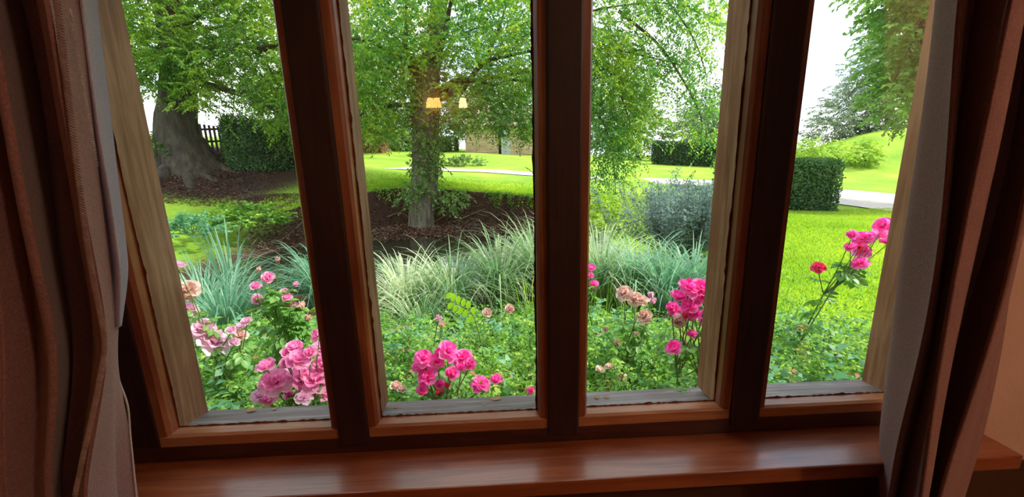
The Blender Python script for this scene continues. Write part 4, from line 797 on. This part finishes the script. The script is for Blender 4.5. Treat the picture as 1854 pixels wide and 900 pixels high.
rose('tall rose bush with small pink blooms in the middle of the left pane', 500, fl(1.0, PINK, 'h', (486, 503, 19), (463, 521, 17), (464, 542, 17), (521, 541, 15), (524, 555, 20), (515, 530, 13)) + fl(1., PALE, 'b', (532, 516, 12)) + fl(1.02, FADED, 'b', (505, 470, 10), (470, 490, 9), (548, 560, 18), (556, 580, 14)), 170, .085, 6)
rose('pink rose bush with a big cluster against the first mullion', 555, fl(.46, PINK, 'o', (539, 652, 36), (500, 692, 46), (545, 684, 42), (572, 690, 44), (590, 662, 40), (588, 708, 36), (560, 705, 38), (580, 632, 28)) + fl(.44, PINK, 'h', (484, 668, 30), (533, 632, 26), (517, 641, 18), (518, 658, 18), (578, 608, 22), (562, 640, 20)) + fl(.42, PINK, 'h', (487, 727, 26), (521, 716, 17)) + fl(.42, PALE, 'o', (470, 718, 24), (550, 722, 26)), 70, .07)
rose('hot pink rose cluster standing in the second pane', 800, fl(.46, HOT, 'o', (768, 650, 30), (810, 637, 34), (838, 650, 30), (775, 683, 34), (790, 655, 26), (760, 662, 24)) + fl(.44, HOT, 'h', (818, 679, 24), (851, 661, 20), (765, 706, 19), (797, 699, 18), (835, 668, 18), (800, 640, 20)) + fl(.44, REDP, 'b', (795, 715, 15), (810, 702, 12)) + fl(.45, HOT, 'f', (870, 695, 30)) + fl(.44, HOT, 'h', (899, 690, 20)) + fl(.46, PALE, 'b', (764, 694, 18)), 50, .07)
rose_e = rose('tall bright pink rose cluster beside the third mullion', 1268, fl(.48, HOT, 'o', (1247, 523, 34), (1265, 525, 34), (1284, 521, 32), (1276, 539, 32), (1296, 534, 30), (1250, 557, 32), (1290, 577, 38)) + fl(.46, HOT, 'h', (1226, 541, 26), (1216, 561, 24), (1256, 570, 22), (1293, 597, 26), (1222, 633, 26), (1284, 622, 26), (1253, 607, 16)) + fl(.47, FADED, 'h', (1243, 632, 22), (1227, 584, 22), (1236, 580, 16)) + fl(.46, REDP, 'b', (1272, 662, 16), (1240, 575, 14)), 40, .075)
for px, py, Yq, rz in [(1252, 706, .15, 1.9), (1268, 700, .20, .6), (1240, 698, .24, 2.6), (1283, 690, .26, -.4)]:
    o = bpy.data.objects.new('leaf', LEAF); COL.objects.link(o); o.parent = rose_e; o.matrix_parent_inverse = Matrix.Translation(-rose_e.location); o.location = PY(px, py, Yq); o.rotation_euler = (.05, .1, rz); o.scale = (.06,)*3
rose('leaning pink rose in the rightmost pane before the lawn', 1412, fl(1.1, HOT, 'o', (1600, 410, 28), (1592, 427, 22), (1562, 433, 26), (1557, 478, 24), (1560, 456, 24)) + fl(1.08, HOT, 'h', (1543, 427, 16), (1540, 451, 18), (1607, 441, 20), (1575, 428, 14)) + fl(1.1, REDP, 'o', (1481, 485, 20)) + fl(1.1, REDP, 'b', (1552, 448, 12)), 42, .085, 2)
rose('faded rose bush with spent cream blooms in the third pane', 1145, fl(.9, FADED, 'o', (1130, 532, 26), (1150, 542, 24), (1163, 545, 20), (1167, 574, 24)) + fl(.9, PALE, 'b', (1180, 540, 13), (1182, 549, 14)) + fl(.88, FADED, 'b', (1118, 624, 15), (1095, 600, 12), (1152, 607, 12)) + fl(.7, FADED, 'h', (1085, 672, 16), (1105, 668, 18), (1125, 682, 18)), 120, .075, 5)
rose('red pink rose peeping out behind the second mullion', 1062, fl(1.5, HOT, 'h', (1069, 487, 15), (1068, 502, 14), (1076, 517, 15), (1052, 495, 16)), 22, .08, 2)
rose('low rose with a few spent buds at the left of the second pane', 730, fl(.5, FADED, 'h', (716, 703, 20), (728, 708, 16)) + fl(.7, PALE, 'b', (793, 578, 14)) + fl(.7, FADED, 'b', (800, 591, 14)) + fl(.45, HOT, 'b', (962, 708, 18)) + fl(.9, FADED, 'h', (922, 560, 16), (882, 568, 16)), 90, .07, 5)
# bright young compound leaf
lm = mesh_np('leaflet', [(0, 0, 0), (.30, .35, .06), (.27, .75, .04), (0, 1, -.06), (-.27, .75, .04), (-.30, .35, .06), (0, .5, 0)], [[0, 1, 6, 5], [1, 2, 6, 6], [2, 3, 4, 6], [4, 5, 6, 6]][:1]+[[2, 3, 4, 6]], True)
lm = mesh_np('leaflet', [(0, 0, 0), (.24, .25, .05), (.30, .55, .06), (.18, .85, .02), (0, 1, -.06), (-.18, .85, .02), (-.30, .55, .06), (-.24, .25, .05), (0, .5, 0)], [[0, 1, 2, 8], [2, 3, 4, 8], [4, 5, 6, 8], [6, 7, 0, 8]], True); lm.materials.append(YOUNG)
A0 = PY(858, 575, .8); A1 = PY(806, 540, .78); b_ = np.array([A0[0]+.05, .8, 0]); b_[2] = G(b_[0], .8); root = empty('young_shoot', b_); tag(root, 'bright lime green young shoot with rounded leaflets in the second pane', 'plant')
Ps = smooth_path([b_, A0*.6+b_*.4+np.array([.02, 0, .05]), A0, (A0+A1)/2+np.array([0, 0, .012]), A1], 24); tubes('stalk', [(Ps, np.linspace(.004, .0012, 24))], STEM, root, 5)
for i, t in enumerate(np.linspace(.56, 1, 6)):
    q = Ps[int(t*23)]
    for s_ in ((-1, 1) if i < 5 else (0,)):
        o = bpy.data.objects.new('leaflet', lm); COL.objects.link(o); o.parent = root; o.matrix_parent_inverse = Matrix.Translation(-root.location); o.location = q
        az = math.atan2(-(A1-A0)[0], .0)+0; o.rotation_euler = (math.radians(70)+rng.normal(0, .15), rng.normal(0, .1), 0)
        tilt = {1: -.15, -1: math.pi-.55, 0: .9}[s_]; o.rotation_euler = (Matrix.Rotation(math.radians(-25), 3, 'X') @ Matrix.Rotation(-tilt if s_ else 1.0, 3, 'Y') @ Matrix.Rotation(math.radians(90), 3, 'X')).to_euler(); o.scale = (.038,)*3
